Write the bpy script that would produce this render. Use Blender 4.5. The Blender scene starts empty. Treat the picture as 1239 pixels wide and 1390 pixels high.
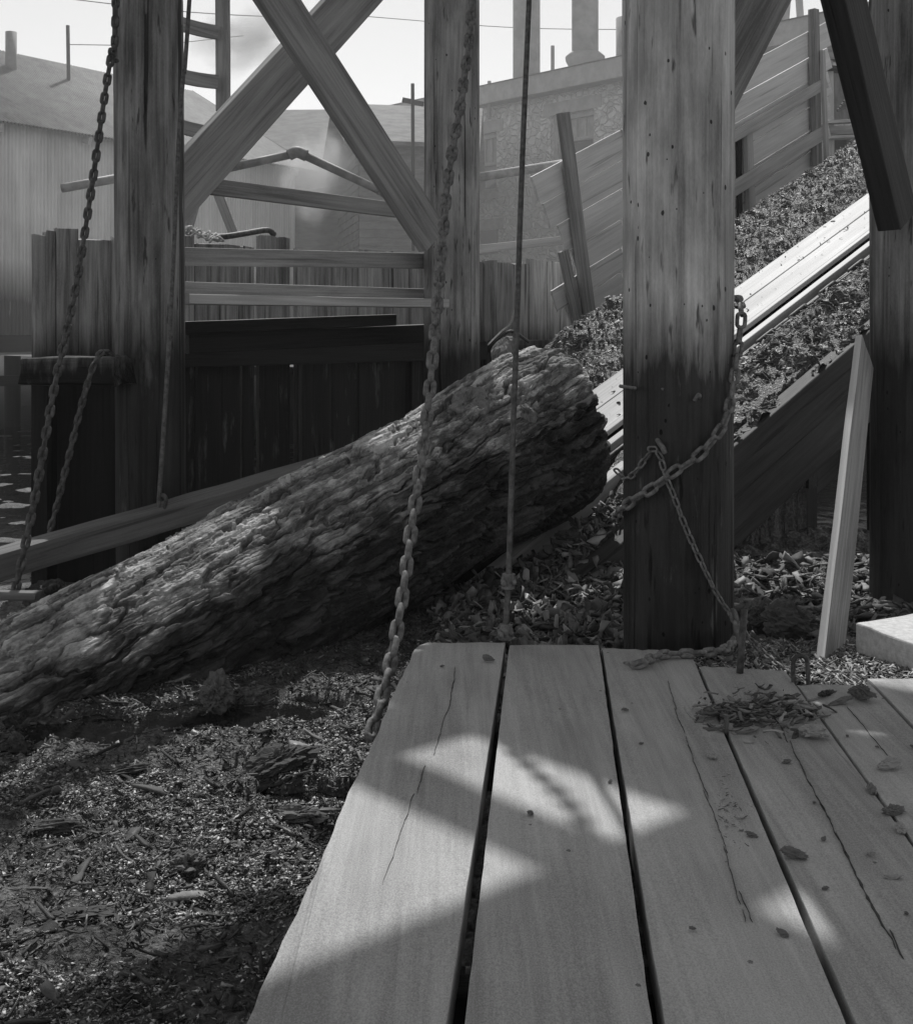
import bpy, math, random
import numpy as np
from mathutils import Vector, Matrix, Quaternion
random.seed(7); RNG = np.random.default_rng(11)
S = bpy.context.scene
COL = S.collection
F = 1700.0; CH = 1.25

# ------------------------------------------------------------------ geometry helpers
def W(px, py, Y):
    return Vector(((px-620)/F*Y, Y, CH-(py-447)/F*Y))
def G(px, py, z=0.0):
    Y = F*(CH-z)/(py-447)
    return Vector(((px-620)/F*Y, Y, z))
R0 = Vector((.9, 8.8, .15)); D3 = Vector((1.14, 1, .69)).normalized()
DP = Vector((D3.x, D3.y, 0)).normalized(); NW = Vector((-DP.y, DP.x, 0)); NR = D3.cross(NW)
def R(s, w, h=0):
    return R0+D3*s+NW*w+NR*h
def WP(px, py, w):                       # point of the upright plane at offset w from the track
    r = Vector(((px-620)/F, 1, -(py-447)/F)); c = Vector((0, 0, CH))
    t = (w-NW.dot(c-R0))/NW.dot(r)
    return c+r*t
def SW(s, w, z):                         # plan coordinates along / across the track
    p = R0+DP*s+NW*w
    return Vector((p.x, p.y, z))

def perlin(P, seed=0):
    P = np.asarray(P, float); i = np.floor(P).astype(np.int64); f = P-i
    u = f*f*f*(f*(f*6-15)+10)
    def h(ix, iy, iz):
        n = (ix*374761393+iy*668265263+iz*2147483647+seed*1274126177) & 0xffffffff
        n = ((n ^ (n >> 13))*1274126177) & 0xffffffff
        n = n ^ (n >> 16)
        return n
    def g(dx, dy, dz):
        n = h(i[:, 0]+dx, i[:, 1]+dy, i[:, 2]+dz)
        a = (n & 1023)/1023*2*np.pi; b = ((n >> 10) & 1023)/1023*2-1
        s = np.sqrt(1-b*b)
        return (f[:, 0]-dx)*s*np.cos(a)+(f[:, 1]-dy)*s*np.sin(a)+(f[:, 2]-dz)*b
    def lerp(a, b, t): return a+(b-a)*t
    x00 = lerp(g(0, 0, 0), g(1, 0, 0), u[:, 0]); x10 = lerp(g(0, 1, 0), g(1, 1, 0), u[:, 0])
    x01 = lerp(g(0, 0, 1), g(1, 0, 1), u[:, 0]); x11 = lerp(g(0, 1, 1), g(1, 1, 1), u[:, 0])
    return lerp(lerp(x00, x10, u[:, 1]), lerp(x01, x11, u[:, 1]), u[:, 2])
def fbm(P, octv=4, seed=0, gain=.5):
    P = np.asarray(P, float); a = 1; s = 0
    for k in range(octv):
        s = s+a*perlin(P*(2.03**k), seed+k*17); a *= gain
    return s
def worley(p, seed=0, wrap=None):        # 2D, returns F1, F2, cell hash
    i = np.floor(p).astype(np.int64); F1 = np.full(len(p), 9.); F2 = np.full(len(p), 9.); idc = np.zeros(len(p))
    for dx in (-1, 0, 1):
        for dy in (-1, 0, 1):
            cx = i[:, 0]+dx; cy = i[:, 1]+dy
            wy = cy % wrap if wrap else cy
            n = (cx*374761393+wy*668265263+seed*974711) & 0xffffffff
            n = ((n ^ (n >> 13))*1274126177) & 0xffffffff; n = n ^ (n >> 16)
            qx = cx+.1+.8*(n & 1023)/1023; qy = cy+.1+.8*((n >> 10) & 1023)/1023
            d = np.hypot(p[:, 0]-qx, p[:, 1]-qy)
            m = d < F1
            F2 = np.where(m, F1, np.minimum(F2, d)); idc = np.where(m, (n & 0xffff)/65535, idc); F1 = np.minimum(F1, d)
    return F1, F2, idc

def mesh_np(name, V, Fq, mat=None, parent=None, smooth=False):
    me = bpy.data.meshes.new(name); V = np.asarray(V, np.float32)
    me.vertices.add(len(V)); me.vertices.foreach_set('co', V.ravel())
    Fq = np.asarray(Fq, np.int32); k = Fq.shape[1]
    me.loops.add(Fq.size); me.loops.foreach_set('vertex_index', Fq.ravel())
    me.polygons.add(len(Fq)); me.polygons.foreach_set('loop_start', np.arange(0, Fq.size, k, dtype=np.int32))
    me.polygons.foreach_set('loop_total', np.full(len(Fq), k, np.int32))
    me.update(calc_edges=True); me.validate()
    if smooth: me.polygons.foreach_set('use_smooth', np.ones(len(me.polygons), bool))
    return link(name, me, mat, parent)
def link(name, me, mat=None, parent=None):
    o = bpy.data.objects.new(name, me); COL.objects.link(o)
    if mat: me.materials.append(mat)
    if parent: o.parent = parent
    return o
def pydata(name, V, Fc, mat=None, parent=None, smooth=False):
    me = bpy.data.meshes.new(name); me.from_pydata([tuple(v) for v in V], [], Fc); me.update()
    if smooth:
        for p in me.polygons: p.use_smooth = True
    return link(name, me, mat, parent)
def tag(o, label=None, cat=None, group=None, kind=None):
    if label: o['label'] = label
    if cat: o['category'] = cat
    if group: o['group'] = group
    if kind: o['kind'] = kind
    return o
def empty(name, loc=(0, 0, 0)):
    o = bpy.data.objects.new(name, None); COL.objects.link(o); o.location = loc; o.empty_display_size = .1
    return o
def under(o, parent):                    # parent keeping the world place (parents here are never rotated)
    o.parent = parent; o.location = Vector(o.location)-parent.location
    return o

def basis(p0, p1, xh):
    z = (p1-p0).normalized(); x = (Vector(xh)-z*Vector(xh).dot(z)).normalized(); y = z.cross(x)
    return Matrix((x, y, z)).transposed()
def timber(name, p0, p1, w, t, xh, mat, parent=None, bev=.008, rough=.003, seg=.09, endj=.006, seed=None, bow=0):
    """Squared timber: local z runs along it, local x is the width w (towards xh), y the thickness t."""
    p0 = Vector(p0); p1 = Vector(p1); L = (p1-p0).length; n = max(2, int(L/seg))
    seed = random.randint(0, 99999) if seed is None else seed
    b = min(bev, w*.3, t*.3); prof = []
    nx = max(1, int(w/.07)); ny = max(1, int(t/.07))
    hx, hy = w/2, t/2
    def side(a, c, k): return [(a[0]+(c[0]-a[0])*i/k, a[1]+(c[1]-a[1])*i/k) for i in range(k+1)]
    prof += side((-hx+b, -hy), (hx-b, -hy), nx)+[(hx-b*.3, -hy+b*.3)]
    prof += side((hx, -hy+b), (hx, hy-b), ny)+[(hx-b*.3, hy-b*.3)]
    prof += side((hx-b, hy), (-hx+b, hy), nx)+[(-hx+b*.3, hy-b*.3)]
    prof += side((-hx, hy-b), (-hx, -hy+b), ny)+[(-hx+b*.3, -hy+b*.3)]
    m = len(prof); prof = np.array(prof)
    zz = np.linspace(0, L, n+1)
    V = np.zeros((n+1, m, 3)); V[:, :, 0] = prof[None, :, 0]; V[:, :, 1] = prof[None, :, 1]; V[:, :, 2] = zz[:, None]
    P = V.reshape(-1, 3)
    if rough:
        q = P*np.array([9, 9, 2.2])+seed*.37
        P[:, 0] += rough*perlin(q, seed); P[:, 1] += rough*perlin(q+31.7, seed+1)
    if bow: P[:, 0] += bow*np.sin(P[:, 2]/L*math.pi)
    rr = np.random.default_rng(seed)
    V = P.reshape(n+1, m, 3)
    V[0, :, 2] += rr.uniform(0, endj, m); V[-1, :, 2] -= rr.uniform(0, endj, m)
    P = V.reshape(-1, 3)
    Fc = []
    for i in range(n):
        for j in range(m):
            a = i*m+j; c = i*m+(j+1) % m
            Fc.append((a, c, c+m, a+m))
    Fc.append(tuple(range(m-1, -1, -1))); Fc.append(tuple(n*m+j for j in range(m)))
    o = pydata(name, P, Fc, mat, None)
    o.location = p0; o.rotation_euler = basis(p0, p1, xh).to_euler()
    if parent: under(o, parent)
    return o
def tube(name, pts, r, mat, parent=None, k=10, cap=True, rr=None):
    pts = [Vector(p) for p in pts]; o0 = pts[0]; V = []; Fc = []
    x = None
    for i, p in enumerate(pts):
        t = (pts[min(i+1, len(pts)-1)]-pts[max(i-1, 0)]).normalized()
        if x is None: x = t.orthogonal().normalized()
        x = (x-t*x.dot(t)).normalized(); y = t.cross(x); ri = rr[i] if rr else r
        for j in range(k):
            a = j/k*2*math.pi; V.append(p-o0+x*math.cos(a)*ri+y*math.sin(a)*ri)
    for i in range(len(pts)-1):
        for j in range(k):
            a = i*k+j; b = i*k+(j+1) % k; Fc.append((a, b, b+k, a+k))
    if cap: Fc.append(tuple(range(k-1, -1, -1))); Fc.append(tuple((len(pts)-1)*k+j for j in range(k)))
    o = pydata(name, V, Fc, mat, None, smooth=True); o.location = o0
    if parent: under(o, parent)
    return o
def spline(pts, n=200):
    pts = [Vector(p) for p in pts]; pts = [pts[0]*2-pts[1]]+pts+[pts[-1]*2-pts[-2]]; out = []
    m = len(pts)-3
    for k in range(n+1):
        u = k/n*m; i = min(int(u), m-1); t = u-i; a, b, c, d = pts[i:i+4]
        out.append(.5*((2*b)+(c-a)*t+(2*a-5*b+4*c-d)*t*t+(3*b-a-3*c+d)*t**3))
    return out
def box(name, lo, hi, mat, parent=None):
    x0, y0, z0 = lo; x1, y1, z1 = hi
    V = [(x0, y0, z0), (x1, y0, z0), (x1, y1, z0), (x0, y1, z0), (x0, y0, z1), (x1, y0, z1), (x1, y1, z1), (x0, y1, z1)]
    return pydata(name, V, [(3, 2, 1, 0), (4, 5, 6, 7), (0, 1, 5, 4), (1, 2, 6, 5), (2, 3, 7, 6), (3, 0, 4, 7)], mat, parent)

# ------------------------------------------------------------------ materials (neutral greys: a black and white photograph)
class NT:
    def __init__(s, name):
        s.m = bpy.data.materials.new(name); s.m.use_nodes = True; s.t = s.m.node_tree; s.n = s.t.nodes; s.n.clear()
        s.out = s.n.new('ShaderNodeOutputMaterial'); s.b = s.n.new('ShaderNodeBsdfPrincipled')
        s.t.links.new(s.b.outputs[0], s.out.inputs[0])
    def a(s, typ, **k):
        nd = s.n.new(typ)
        for kk, v in k.items():
            if kk.startswith('i_'): s.set(nd, kk[2:], v)
            else: setattr(nd, kk, v)
        return nd
    def set(s, nd, key, v):
        key = int(key) if key.isdigit() else key
        if hasattr(v, 'is_output'): s.t.links.new(v, nd.inputs[key])
        else: nd.inputs[key].default_value = v
    def math(s, op, a, b=0., clamp=False):
        nd = s.n.new('ShaderNodeMath'); nd.operation = op; nd.use_clamp = clamp
        s.set(nd, '0', a); s.set(nd, '1', b); return nd.outputs[0]
    def ramp(s, fac, *st):
        nd = s.n.new('ShaderNodeValToRGB'); e = nd.color_ramp.elements
        while len(e) < len(st): e.new(.5)
        for x, (p, v) in zip(e, st): x.position = p; x.color = (v, v, v, 1)
        s.t.links.new(fac, nd.inputs[0]); return nd.outputs[0]
    def noise(s, vec, scale, detail=6, rough=.6, dist=0):
        nd = s.a('ShaderNodeTexNoise', i_Scale=scale, i_Detail=detail, i_Roughness=rough, i_Distortion=dist)
        s.t.links.new(vec, nd.inputs['Vector']); return nd.outputs[0]
    def vor(s, vec, scale, feature='F1', out='Distance', rnd=1.):
        nd = s.n.new('ShaderNodeTexVoronoi'); nd.feature = feature; nd.inputs['Scale'].default_value = scale
        nd.inputs['Randomness'].default_value = rnd
        s.t.links.new(vec, nd.inputs['Vector']); return nd.outputs[out]
    def coord(s, scale=(1, 1, 1), which='Object', off=True):
        c = s.n.new('ShaderNodeTexCoord').outputs[which]
        if off:
            r = s.n.new('ShaderNodeObjectInfo').outputs['Random']
            mm = s.math('MULTIPLY', r, 61.7)
            ad = s.n.new('ShaderNodeVectorMath'); ad.operation = 'ADD'
            s.t.links.new(c, ad.inputs[0]); s.t.links.new(mm, ad.inputs[1]); c = ad.outputs[0]
        mp = s.n.new('ShaderNodeMapping'); mp.inputs['Scale'].default_value = scale
        s.t.links.new(c, mp.inputs[0]); return mp.outputs[0]
    def world(s, scale=(1, 1, 1)):
        c = s.n.new('ShaderNodeNewGeometry').outputs['Position']
        mp = s.n.new('ShaderNodeMapping'); mp.inputs['Scale'].default_value = scale
        s.t.links.new(c, mp.inputs[0]); return mp.outputs[0]
    def col(s, v): s.set(s.b, 'Base Color', v)
    def rough(s, v): s.set(s.b, 'Roughness', v)
    def bump(s, h, strength=.5, dist=.01):
        nd = s.a('ShaderNodeBump', i_Strength=strength, i_Distance=dist); s.t.links.new(h, nd.inputs['Height'])
        prev = s.b.inputs['Normal'].links
        if prev: s.t.links.new(prev[0].from_socket, nd.inputs['Normal'])
        s.t.links.new(nd.outputs[0], s.b.inputs['Normal'])
    def wet(s, c, z0=1.25, amount=.16, streak=(14, 14, 1.2), spread=.5, soft=.11):
        g = s.n.new('ShaderNodeNewGeometry').outputs['Position']
        sep = s.n.new('ShaderNodeSeparateXYZ'); s.t.links.new(g, sep.inputs[0])
        nz = s.noise(s.world(streak), 1, 7, .68)
        zz = s.math('ADD', sep.outputs[2], s.math('MULTIPLY', s.math('SUBTRACT', nz, .5), spread))
        mr = s.a('ShaderNodeMapRange', i_1=z0-soft*1.8, i_2=z0+soft*1.2, i_3=amount, i_4=1.); mr.clamp = True
        s.t.links.new(zz, mr.inputs[0])
        wp = s.ramp(s.noise(s.world((7, 7, 1.5)), 1, 6, .68), (.56, 0.), (.70, .42))
        fac = s.math('MAXIMUM', mr.outputs[0], wp)
        return s.math('MULTIPLY', c, fac), fac

def wood(name, lo, hi, gs=1., wet=None, rough=.75, holes=0., bumpd=.006, crack=.5, spread=.5, long=1., wetamt=.13):
    n = NT(name)
    g1 = n.noise(n.coord((16*gs, 16*gs, .9*long)), 1, 8, .62, .6)
    g2 = n.noise(n.coord((75*gs, 75*gs, 1.6*long)), 1, 4, .6)
    bl = n.noise(n.coord((2.2, 2.2, .8)), 1, 3, .5)
    fine = n.noise(n.coord((240, 240, 60)), 1, 2, .5)
    f = n.math('ADD', n.math('MULTIPLY', g1, .55), n.math('MULTIPLY', g2, .3))
    f = n.math('ADD', f, n.math('MULTIPLY', bl, .35)); f = n.math('ADD', f, n.math('MULTIPLY', fine, .12))
    c = n.ramp(f, (.53, lo), (.66, (lo+hi)/2), (.80, hi))
    ck = n.ramp(n.noise(n.coord((22*gs, 22*gs, .42*long)), 1, 3, .55, .3), (.30, 1-crack), (.37, 1.))
    c = n.math('MULTIPLY', c, ck)
    h = n.math('ADD', n.math('MULTIPLY', g1, .6), n.math('MULTIPLY', g2, .5)); h = n.math('MULTIPLY', h, ck)
    if holes:
        v = n.vor(n.coord((1, 1, .62)), 22); rnd = n.vor(n.coord((1, 1, .62)), 22, out='Color')
        sep = n.n.new('ShaderNodeSeparateColor'); n.t.links.new(rnd, sep.inputs[0])
        vj = n.math('ADD', v, n.math('MULTIPLY', n.noise(n.coord((1, 1, .5)), 60, 2, .5), .16)); hm = n.math('MULTIPLY', n.math('LESS_THAN', vj, n.math('MULTIPLY', sep.outputs[1], .25)), n.math('GREATER_THAN', sep.outputs[0], 1-holes))
        hm = n.math('SUBTRACT', 1, n.math('MULTIPLY', hm, .85)); c = n.math('MULTIPLY', c, hm); h = n.math('MULTIPLY', h, hm)
        sc = n.ramp(n.noise(n.coord((30, 30, 4)), 1, 3, .5), (.30, .3), (.36, 1.)); c = n.math('MULTIPLY', c, sc); ch2 = n.ramp(n.noise(n.coord((11, 11, .16)), 1, 4, .55, .25), (.355, .25), (.37, 1.)); c = n.math('MULTIPLY', c, ch2); h = n.math('MULTIPLY', h, ch2); pt_ = n.ramp(n.noise(n.coord((4, 4, 1.3)), 1, 5, .65), (.40, .62), (.58, 1.)); c = n.math('MULTIPLY', c, pt_)
    if wet is not None:
        c, m = n.wet(c, wet, wetamt, spread=spread)
        n.rough(n.math('ADD', n.math('MULTIPLY', m, rough-.5), .5))
    else: n.rough(rough)
    n.col(c); n.bump(h, .8, bumpd); n.set(n.b, 'Specular IOR Level', .15)
    return n.m

def simple(name, lo, hi, scale=8, rough=.7, metal=0., b=.004, sc=(1, 1, 1), detail=8):
    n = NT(name); f = n.noise(n.coord(sc), scale, detail, .65)
    n.col(n.ramp(f, (.38, lo), (.62, hi))); n.rough(rough); n.set(n.b, 'Metallic', metal)
    if b: n.bump(f, .7, b)
    return n.m

M = {}
M['post_pale'] = wood('pale_pile_wood', .34, .82, .9, wet=1.27, holes=.85, bumpd=.018, crack=.7, spread=.6, wetamt=.085)
M['post_mid'] = wood('grey_pile_wood', .2, .6, .9, wet=1.24, holes=.3, bumpd=.018, crack=.65, spread=.5)
M['post'] = wood('pile_wood', .13, .46, .9, wet=1.26, holes=.42, bumpd=.018, crack=.7, spread=.5)
M['timber'] = wood('sawn_timber', .18, .46, 1., bumpd=.006, crack=.45)
M['timber_pale'] = wood('pale_timber', .36, .62, 1.1, bumpd=.004, crack=.3)
M['board'] = wood('flume_board', .6, .85, .8, bumpd=.003, crack=.35)
M['bulk'] = wood('bulkhead_wood', .10, .48, .7, wet=1.2, bumpd=.015, crack=.75, spread=.45, wetamt=.028)
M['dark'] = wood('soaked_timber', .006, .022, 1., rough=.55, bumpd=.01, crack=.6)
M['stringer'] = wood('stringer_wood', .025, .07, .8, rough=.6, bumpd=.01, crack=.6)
M['apron'] = wood('apron_wood', .10, .22, .9, rough=.6, bumpd=.008, crack=.5)
M['fresh'] = wood('fresh_board', .5, .72, 1.2, bumpd=.002, crack=.15)
M['slide'] = wood('worn_slide', .30, .56, .6, rough=.5, bumpd=.002, crack=.3, long=.5)
M['rail'] = simple('worn_iron_rail', .30, .5, 9, .3, .8, .002, (1, 1, .1))
M['iron'] = simple('rusty_iron', .035, .12, 30, .62, .25, .004)
M['iron_pale'] = simple('dusty_iron', .09, .24, 36, .7, .1, .004)
M['cable'] = simple('wire_cable', .05, .14, 40, .55, .4, .003)
M['pipe'] = simple('pipe_paint', .14, .26, 5, .6, 0, .003)
M['pole'] = simple('weathered_pole', .3, .5, 6, .7, 0, .003)
M['knot'] = wood('cut_knot', .10, .3, 1.4, bumpd=.006, crack=.6)

def deck_mat():
    n = NT('deck_plank')
    g = n.noise(n.coord((10, 10, .5)), 1, 6, .6, .5); f = n.noise(n.coord((1, 1, .7)), 260, 4, .75); b = n.noise(n.coord((1, 1, .5)), 2.4, 4, .55)
    g3 = n.noise(n.coord((60, 60, 2.2)), 1, 4, .6)
    s = n.math('ADD', n.math('MULTIPLY', g, .3), n.math('MULTIPLY', f, .55)); s = n.math('ADD', s, n.math('MULTIPLY', b, .32)); s = n.math('ADD', s, n.math('MULTIPLY', g3, .2))
    c = n.ramp(s, (.56, .24), (.685, .37), (.81, .52))
    v = n.vor(n.coord((1, 1, .8)), 13); rn = n.vor(n.coord((1, 1, .8)), 13, out='Color')
    sep = n.a('ShaderNodeSeparateColor'); n.t.links.new(rn, sep.inputs[0])
    sp = n.math('MULTIPLY', n.math('LESS_THAN', n.math('ADD', v, n.math('MULTIPLY', f, .1)), .13), n.math('GREATER_THAN', sep.outputs[0], .78))
    c = n.math('MULTIPLY', c, n.math('SUBTRACT', 1, n.math('MULTIPLY', sp, .6)))
    hair = n.ramp(n.noise(n.coord((26, 26, .5)), 1, 4, .55, .4), (.27, .72), (.31, 1.)); c = n.math('MULTIPLY', c, hair)
    n.col(c); n.rough(.85); n.bump(n.math('ADD', n.math('MULTIPLY', f, .5), n.math('ADD', g, n.math('MULTIPLY', g3, .6))), .6, .004); n.set(n.b, 'Specular IOR Level', .2)
    return n.m
M['deck'] = deck_mat()
def bark_mat():
    n = NT('bark')
    a = n.noise(n.coord((1, 1, .45), off=False), 34, 8, .7, .3); b = n.noise(n.coord(off=False), 5, 4, .6); c2 = n.noise(n.coord((1, 1, .5), off=False), 110, 4, .6)
    s = n.math('ADD', n.math('MULTIPLY', a, .5), n.math('MULTIPLY', b, .5))
    at = n.a('ShaderNodeAttribute', attribute_name='plate'); s = n.math('ADD', s, n.math('MULTIPLY', n.math('SUBTRACT', at.outputs['Fac'], .5), .28))
    wet_shade = n.a('ShaderNodeAttribute', attribute_name='soaked'); n.col(n.math('MULTIPLY', n.ramp(s, (.38, .12), (.5, .30), (.63, .76)), n.math('SUBTRACT', 1, n.math('MULTIPLY', wet_shade.outputs['Fac'], .86)))); n.rough(.8); n.set(n.b, 'Specular IOR Level', .25)  # soaked scales the bark colour down: wet bark plus painted shade underneath
    n.bump(n.math('ADD', n.math('MULTIPLY', a, .8), n.math('MULTIPLY', c2, .35)), 1., .03)
    return n.m
M['bark'] = bark_mat()
def chips_mat(name, st, rough=.6):
    n = NT(name); g = n.n.new('ShaderNodeNewGeometry')
    nz = n.noise(n.coord(off=False), 45, 5, .65)
    r = n.math('ADD', n.math('MULTIPLY', g.outputs['Random Per Island'], .8), n.math('MULTIPLY', nz, .2))
    n.col(n.ramp(r, *st)); n.rough(n.ramp(n.math('FRACT', n.math('MULTIPLY', g.outputs['Random Per Island'], 7.3)), (.1, rough-.25), (.3, rough), (1., .85))); n.set(n.b, 'Specular IOR Level', .3); n.bump(nz, .9, .004)
    return n.m
M['chips'] = chips_mat('wet_bark_chips', ((0, .015), (.45, .05), (.8, .12), (.97, .4)), .5)
M['chips_dry'] = chips_mat('dry_bark_chips', ((0, .06), (.4, .20), (.75, .45), (.97, .78)), .7)
M['shards'] = chips_mat('bark_shards', ((0, .03), (.4, .10), (.75, .20), (.97, .45)), .7)
M['dust'] = chips_mat('sawdust_flakes', ((0, .06), (.5, .2), (.95, .62)), .8)
M['grain'] = chips_mat('pale_grains', ((0, .06), (.5, .24), (.95, .8)), .45)
def litter_mat():
    n = NT('floating_litter')
    a = n.noise(n.world(), 42, 8, .7); b = n.noise(n.world(), 4, 5, .6); v = n.vor(n.world((1, 1.4, 1)), 60)
    s = n.math('ADD', n.math('MULTIPLY', a, .6), n.math('MULTIPLY', b, .45)); s = n.math('ADD', s, n.math('MULTIPLY', v, .12))
    n.col(n.ramp(s, (.40, .014), (.55, .07), (.68, .20), (.80, .36))); n.rough(n.ramp(b, (.35, .3), (.6, .6)))
    n.bump(n.math('ADD', a, n.math('MULTIPLY', v, .4)), 1., .03)
    return n.m
M['litter'] = litter_mat()
def water_mat():
    n = NT('pond_water'); n.col((.012, .012, .012, 1)); n.rough(.06)
    n.bump(n.noise(n.world((1, .6, 1)), 7, 3, .5), .35, .02); return n.m
M['water'] = water_mat()
def corr_mat(name, lo, hi, wet=None):
    n = NT(name)
    a = n.noise(n.coord((2.2, 2.2, .25)), 1, 6, .65); b = n.noise(n.coord((9, 9, .4)), 1, 5, .6); c2 = n.noise(n.coord(), 1.2, 4, .6)
    s = n.math('ADD', n.math('MULTIPLY', a, .4), n.math('ADD', n.math('MULTIPLY', b, .35), n.math('MULTIPLY', c2, .3)))
    c = n.ramp(s, (.42, lo), (.62, hi))
    if wet is not None: c, m = n.wet(c, wet, .12, (1.5, 1.5, .4), .5, .25)
    n.col(c); n.rough(.6); n.set(n.b, 'Metallic', .15); return n.m
M['corr'] = corr_mat('corrugated_iron', .62, .92, 2.2)
M['corr_roof'] = corr_mat('corrugated_roof', .09, .22)
M['tin'] = corr_mat('tin_roof', .25, .55)
def stone_mat():
    n = NT('rubble_stone'); w = n.world((1, 1, 1.25))
    wn = n.a('ShaderNodeTexNoise', i_Scale=2.2, i_Detail=2.); n.t.links.new(w, wn.inputs['Vector'])
    mx = n.a('ShaderNodeVectorMath', operation='MULTIPLY_ADD'); n.t.links.new(wn.outputs['Color'], mx.inputs[0]); mx.inputs[1].default_value = (.35,)*3; n.t.links.new(w, mx.inputs[2])
    e = n.vor(mx.outputs[0], 4.6, 'DISTANCE_TO_EDGE'); cc = n.vor(mx.outputs[0], 4.6, out='Color')
    sep = n.a('ShaderNodeSeparateColor'); n.t.links.new(cc, sep.inputs[0])
    fn = n.noise(w, 14, 5, .65)
    st = n.ramp(n.math('ADD', n.math('MULTIPLY', sep.outputs[0], .6), n.math('MULTIPLY', fn, .5)), (.25, .5), (.9, .82))
    mo = n.ramp(e, (.02, 1.), (.10, 0.))
    mix = n.a('ShaderNodeMix'); n.t.links.new(mo, mix.inputs[0]); n.t.links.new(st, mix.inputs[2]); mix.inputs[3].default_value = .66
    n.col(mix.outputs[0]); n.rough(.9); n.bump(n.math('ADD', n.ramp(e, (.02, 0.), (.14, 1.)), n.math('MULTIPLY', fn, .5)), 1., .06)
    return n.m
M['stone'] = stone_mat()
M['siding'] = simple('plank_siding', .10, .2, 3, .8, 0, .004, (1, 1, 4))
M['trim'] = simple('painted_trim', .28, .4, 4, .7, 0, .002)
M['glass'] = NT('dull_glass'); M['glass'].col((.015, .015, .015, 1)); M['glass'].rough(.2); M['glass'] = M['glass'].m
M['stack'] = simple('stack_iron', .2, .32, 2, .6, .1, .003)
M['ground'] = simple('yard_dirt', .1, .2, 3, .95, 0, .02)
M['hill'] = simple('hill_scrub', .06, .12, .2, .95, 0, 0)
M['concrete'] = simple('sawn_block', .5, .68, 45, .85, 0, .003)
M['rope'] = simple('pale_rope', .4, .65, 40, .8, 0, .003)

# ------------------------------------------------------------------ camera, sun, sky
cam = bpy.data.cameras.new('camera'); co = bpy.data.objects.new('camera', cam); COL.objects.link(co)
co.location = (0, 0, CH); co.rotation_euler = (math.radians(90), 0, 0)
cam.sensor_fit = 'HORIZONTAL'; cam.sensor_width = 36; cam.lens = F/1239*36
cam.shift_x = (619.5-620)/1239; cam.shift_y = -(695-447)/1239; cam.clip_end = 500; cam.clip_start = .05
S.camera = co
EL, AZ = math.radians(52), math.radians(-1.5)
sd = Vector((math.sin(AZ)*math.cos(EL), math.cos(AZ)*math.cos(EL), math.sin(EL)))
sun = bpy.data.lights.new('sun', 'SUN'); sun.energy = 2.7; sun.angle = math.radians(.53); sun.color = (1, .995, .985)
so = bpy.data.objects.new('sun', sun); COL.objects.link(so); so.rotation_euler = sd.to_track_quat('Z', 'Y').to_euler(); so.location = sd*40
wd = bpy.data.worlds.new('World'); S.world = wd; wd.use_nodes = True; nt = wd.node_tree
bg = nt.nodes['Background']; sk = nt.nodes.new('ShaderNodeTexSky'); sk.sky_type = 'NISHITA'; sk.sun_disc = False
sk.sun_elevation = EL; sk.sun_rotation = AZ; sk.dust_density = .6; sk.air_density = 1.
bw = nt.nodes.new('ShaderNodeRGBToBW'); nt.links.new(sk.outputs[0], bw.inputs[0]); nt.links.new(bw.outputs[0], bg.inputs[0]); bg.inputs[1].default_value = .12
S.view_settings.view_transform = 'Standard'; S.view_settings.look = 'None'; S.view_settings.exposure = 0.42; S.view_settings.gamma = 1
try:
    S.cycles.use_denoising = True; S.cycles.denoiser = 'OPENIMAGEDENOISE'; S.cycles.denoising_input_passes = 'RGB_ALBEDO_NORMAL'; S.cycles.denoising_prefilter = 'ACCURATE'
    S.cycles.max_bounces = 6; S.cycles.diffuse_bounces = 3; S.cycles.volume_bounces = 1; S.cycles.caustics_reflective = False; S.cycles.caustics_refractive = False
    S.cycles.volume_step_rate = 2.; S.cycles.sample_clamp_indirect = 4.
except Exception: pass

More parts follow.
